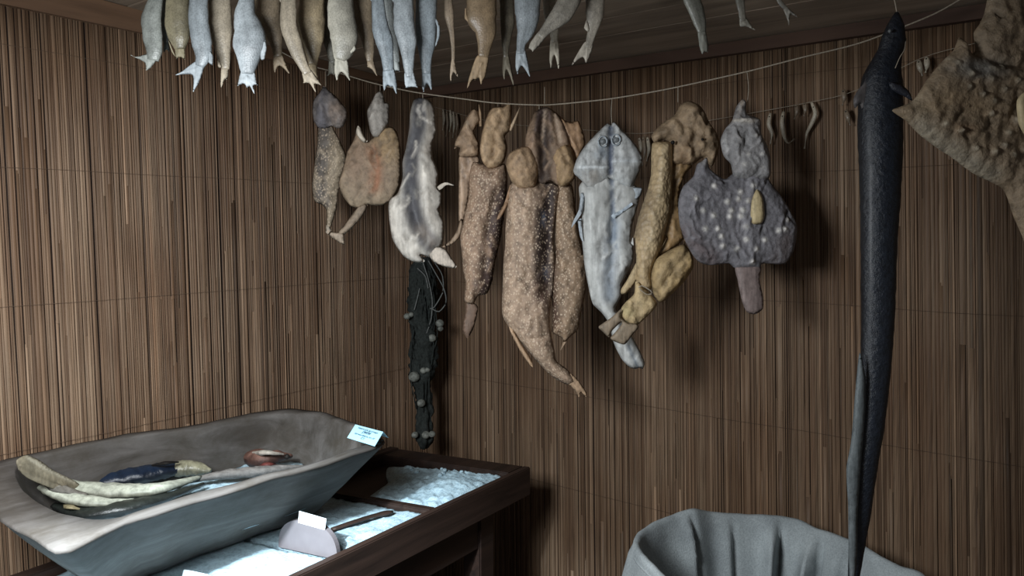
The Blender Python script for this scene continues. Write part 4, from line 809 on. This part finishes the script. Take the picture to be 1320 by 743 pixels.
# ------------------------------------------------------------------ string of tiny dried fish on the right wall
GX = -.035
def wallp(x, y, out=GX): return pax(x, y, 0, out)
tt = [wallp(556, 137)]+[wallp(x, y) for x, y in ((640, 158), (760, 168), (832, 172), (900, 158), (985, 143), (1048, 131), (1100, 118), (1190, 74), (1260, 55))]
thread = tube('garland_thread', curve3(tt, 60), .0008, M_CORD, None, 6); tag(thread, 'thin thread along the right wall carrying tiny dried fish', 'thread')
GC = [rgb(150, 140, 124), rgb(122, 108, 92), rgb(168, 158, 140)]
def tiny(pts, w, label, ci=0):
    P = curve3([wallp(x, y, GX-.004*math.sin(i*1.7)) for i, (x, y) in enumerate(pts)], 18)
    root = empty('tiny_dried_fish', P[0], label, 'dried fish', 'tiny dried fish on the wall thread')
    f = np.linspace(0, 1, 18); rad = w*(np.sin(np.clip(f*1.05+.12, 0, 1)*math.pi)**.7*.9+.12)
    rad[-4:] = w*np.array([.25, .2, .3, .45])
    cc = np.array(GC[ci % 3]); tube('body', P, rad, M_SMALL, root, 9, lambda a, t: cc*(1.1-.35*a), flat=((1, 0, 0), .6))
    ellipsoid('eye', P[2]+np.array([-rad[2]*.6, 0, 0]), (w*.3,)*3, M_HOLE, root, 8)
    return root
for i, (a, b, c) in enumerate(((571, 141, 168), (575.5, 143, 176), (580, 142, 170), (584, 144, 178), (588, 146, 174))):
    tiny([(a, b), (a+1.2, (b+c)/2), (a-.6, c)], .006, 'tiny shrivelled dried fish in the bunch between the white fish and the gaping pike', i)
for i, (a, b, c) in enumerate(((824, 178, 205), (829, 176, 214), (834.5, 177, 208))):
    tiny([(a, b), (a+2, (b+c)/2), (a-1, c)], .0065, 'tiny dried fish peeking out between the bluish fish and the tan scaly one', i)
tiny([(993, 146), (991, 160), (995, 172), (993, 186)], .0065, 'tiny dried fish hanging straight, just right of the dark turbot head', 0)
tiny([(1010, 144), (1008, 158), (1011, 176), (1016, 185), (1024, 179)], .0065, 'tiny dried fish bent into a hook shape right of the dark turbot', 2)
tiny([(1026, 136), (1027, 144), (1024, 154)], .006, 'tiny short dried fish, left one of the pair above the hooked fish', 1)
tiny([(1037, 133), (1038, 142), (1036, 150)], .006, 'tiny short dried fish, right one of the pair above the hooked fish', 1)
tiny([(1046, 132), (1051, 146), (1046, 160), (1040, 172), (1037, 192)], .006, 'tiny dried fish bent in an arc, last before the long eel', 2)
tiny([(1087, 116), (1088, 126), (1086, 136)], .007, 'tiny pinkish dried fish beside the gill of the long eel', 1)
tiny([(1090, 142), (1093, 152), (1096, 162)], .007, 'tiny pinkish dried fish lower beside the upper body of the long eel', 1)
tiny([(1184, 78), (1186, 88), (1189, 98)], .007, 'tiny dried fish between the long eel and the big turbot', 0)
tiny([(1194, 74), (1195, 84), (1193, 94)], .007, 'tiny dried fish touching the edge of the big turbot', 2)

# ------------------------------------------------------------------ dark net bundle in the corner
d = 2.78
net = empty('net_bundle', dep(545, 330, d), 'dark tangled net bundle with pale floats and cord loops hanging in the corner', 'fishing net')
M_NET = plain('dark_net_mesh', rgb(34, 38, 36), .9, 120, .5, .6)
tube('string', [dep(545, 130, d), dep(545, 240, d), dep(545, 340, d)], .002, M_CORD, net, 6)
np_ = [(546, 332, 22), (544, 350, 34), (546, 380, 42), (544, 410, 40), (546, 440, 38), (545, 470, 44), (542, 488, 36), (545, 500, 22), (547, 525, 22), (546, 550, 26), (546, 566, 30), (546, 578, 12)]
V = []; Fs = []
nc = curve3([(a, b) for a, b, w in np_], 70); nw = np.interp(np.linspace(332, 578, 70), [b for a, b, w in np_], [w for a, b, w in np_])/2*d/FPX
seg = 30
for i, (a, b) in enumerate(nc):
    c = dep(a, b, d)
    for k in range(seg):
        t = 2*math.pi*k/seg; rr = nw[i]*(.78+.5*n3(math.cos(t)*2.6, math.sin(t)*2.6, i*.09)+.3*n3(math.cos(t)*7, math.sin(t)*7, i*.5)); rr = max(.006, rr)
        V.append(c+RT*rr*math.sin(t)-fh*rr*math.cos(t))
for i in range(69):
    for k in range(seg): Fs.append((i*seg+k, i*seg+(k+1) % seg, (i+1)*seg+(k+1) % seg, (i+1)*seg+k))
Fs += [tuple(range(seg)), tuple(range(69*seg, 70*seg))]
link('netting', V, Fs, M_NET, net)
for lp in ([(552, 336), (560, 350), (572, 372), (575, 390), (566, 402), (556, 398)], [(545, 338), (552, 360), (557, 385), (556, 410), (550, 430)], [(538, 346), (548, 356), (552, 372)], [(560, 338), (570, 355), (571, 376), (560, 396), (554, 398)], [(534, 400), (538, 385), (541, 372)]):
    tube('cord_loop', curve3([dep(a, b, d-.055) for a, b in lp], 24), .0022, M_NETCORD, net, 6)
for (a, b, s) in ((525, 408, 5), (530, 406, 4), (567, 417, 6), (557, 436, 6), (568, 424, 4), (534, 486, 8), (546, 478, 5), (551, 477, 4), (543, 520, 6), (535, 561, 5), (549, 561, 6), (557, 560, 5)):
    o = ellipsoid('float', dep(a, b, d-.045), (s*d/FPX, s*d/FPX*.9, s*d/FPX*.85), M_SHELL, net, 10)
for k in range(26):
    a = rng.uniform(530, 560); b = rng.uniform(335, 420); L_ = rng.uniform(60, 130); w_ = rng.uniform(-6, 6)
    tube('strand', curve3([dep(a*.4+545*.6, b-8, d-.02), dep(a, b+L_*.3, d-.03-rng.uniform(0, .02)), dep(a+w_, min(b+L_*.7, 560), d-.035), dep(546+(a-546)*.6, min(b+L_, 575), d-.03)], 14), .0022, M_NET, net, 5)

# ------------------------------------------------------------------ burlap sack
rimp = [(827, 716, 1.70), (819, 701, 1.78), (825, 687, 1.86), (844, 674, 1.92), (870, 664, 1.97), (892, 657, 1.99), (915, 661, 2.03), (955, 664, 2.05), (1000, 666, 2.04), (1026, 670, 2.03), (1050, 681, 2.0), (1085, 693, 1.95), (1112, 704, 1.9), (1134, 718, 1.84), (1160, 731, 1.78), (1192, 744, 1.70), (1180, 785, 1.60), (1120, 815, 1.52), (1050, 845, 1.46), (970, 842, 1.45), (905, 800, 1.50), (866, 756, 1.58), (842, 731, 1.64)]
R3 = np.array([dep(*p) for p in rimp]); R3 = catmull(R3, .012, True)
N_ = 240; sl = np.r_[0, np.cumsum(np.linalg.norm(np.diff(np.vstack([R3, R3[:1]]), axis=0), axis=1))]
RR = np.array([np.interp(np.linspace(0, sl[-1], N_, endpoint=False), sl, np.r_[R3[:, k], R3[:1, k]]) for k in range(3)]).T
cs = RR.mean(0); sack = empty('burlap_sack', (cs[0], cs[1], 0), 'open grey burlap sack standing on the floor under the eel', 'sack')
radial = RR-cs; radial[:, 2] = 0; rl = np.linalg.norm(radial, axis=1); rd = radial/rl[:, None]
ang = np.arctan2(rd[:, 1], rd[:, 0])
fold_px = [(1001, 700, .11, 20), (1056, 705, .12, 20), (888, 690, .05, 30), (950, 705, .03, 26), (1118, 725, .03, 24)]
fang = []
for x, y, a, w in fold_px:
    q = dep(x, y, 1.98)-cs; fang.append((math.atan2(q[1], q[0]), a, w*.0052))
def foldv(k, f):
    """pleats: cloth swells inward and then tucks back sharply"""
    v = 0
    for n_, (a0, amp, w) in enumerate(fang):
        da = (ang[k]-a0-f*(.16 if n_ == 2 else .05)+math.pi) % (2*math.pi)-math.pi
        v -= amp*math.exp(-(da/w)**2)*(1/(1+math.exp(-da/.012)))
        v += amp*.35*math.exp(-((da+.03)/.03)**2)
    return v
V = []; ringsn = []
def addring(fn):
    ringsn.append(len(V))
    for k in range(N_): V.append(fn(k))
hts = cs[2]
def out_r(f):
    def fn(k):
        z = RR[k, 2]*(1-f)+0.005*f; q = 1.02+.10*math.sin(min(1, f*1.6)*math.pi)*.6+.05*min(1, f*8)
        w = .02*n3(math.cos(ang[k])*3, math.sin(ang[k])*3, f*3)*(1 if f > .02 else .2)
        mean = rl.mean(); r_ = (rl[k]*(1-min(1, f*2))+mean*.98*min(1, f*2))*q+w
        r_ = min(r_, (-.012-cs[0])/rd[k, 0]) if rd[k, 0] > 0 else r_
        return np.array([cs[0]+rd[k, 0]*r_, cs[1]+rd[k, 1]*r_, z])
    return fn
for f in (1, .8, .6, .4, .25, .14, .07, .03): addring(out_r(f))
def rim_r(o, dz): 
    return lambda k: np.array([cs[0]+rd[k, 0]*(rl[k]+o), cs[1]+rd[k, 1]*(rl[k]+o), RR[k, 2]+dz+.002*n3(ang[k]*9, 0, 0)])
addring(rim_r(.008, -.012)); addring(rim_r(.006, -.002)); addring(rim_r(.0, .003)); addring(rim_r(-.008, .0)); addring(rim_r(-.013, -.008))
for f in (.08, .16, .26, .38, .52, .68, .85, 1.):
    def fn(k, f=f):
        amp = min(1, f*5); v = foldv(k, f)*amp*.75+.008*n3(math.cos(ang[k])*5, math.sin(ang[k])*5, f*4)*amp
        r_ = (rl[k]-.016)*(1-.30*f)+v*(1-.4*f); z = RR[k, 2]-.008-.34*f-.01*n3(ang[k]*4, f*3, 1)
        return np.array([cs[0]+rd[k, 0]*r_, cs[1]+rd[k, 1]*r_, z])
    addring(fn)
Fs = []
for i in range(len(ringsn)-1):
    a, b = ringsn[i], ringsn[i+1]
    for k in range(N_): Fs.append((a+k, a+(k+1) % N_, b+(k+1) % N_, b+k))
Fs += [tuple(range(N_)), tuple(range(ringsn[-1], ringsn[-1]+N_))]
link('cloth', V, Fs, M_BURLAP, sack)
seamp = [RR[k]+np.array([rd[k, 0]*.007, rd[k, 1]*.007, -.02]) for k in list(range(N_))+[0]]
tube('hem', seamp, .0035, M_BURLAP, sack, 6, closed_ends=False)

# ------------------------------------------------------------------ light
LP = np.array([-2.1, -1.09, 1.78])
la = bpy.data.lights.new('skylight', 'AREA'); la.shape = 'RECTANGLE'; la.size = .5; la.size_y = .5; la.energy = 40; la.color = (.93, .97, 1.)
lo = bpy.data.objects.new('skylight', la); COL.objects.link(lo); lo.location = LP
lo.rotation_euler = Vector(-np.array([.52, .24, -.82])).to_track_quat('Z', 'Y').to_euler()
lb = bpy.data.lights.new('added_spot', 'SPOT'); lb.energy = 300; lb.color = (.80, .92, 1.); lb.spot_size = math.radians(44); lb.spot_blend = 1.; lb.shadow_soft_size = .03  # added narrow beam to brighten the salt strip and trough lip, no real fixture
l2 = bpy.data.objects.new('added_spot', lb); COL.objects.link(l2); l2.location = LP
l2.rotation_euler = Vector(-(np.array([-1.28, -.70, .82])-LP)).to_track_quat('Z', 'Y').to_euler()
w = bpy.data.worlds.new('world'); SC.world = w; w.use_nodes = True
w.node_tree.nodes['Background'].inputs[0].default_value = (.76, .72, .69, 1); w.node_tree.nodes['Background'].inputs[1].default_value = .14
SC.view_settings.view_transform = 'Standard'; SC.view_settings.look = 'None'; SC.view_settings.exposure = 0; SC.view_settings.gamma = 1
SC.view_settings.use_curve_mapping = False
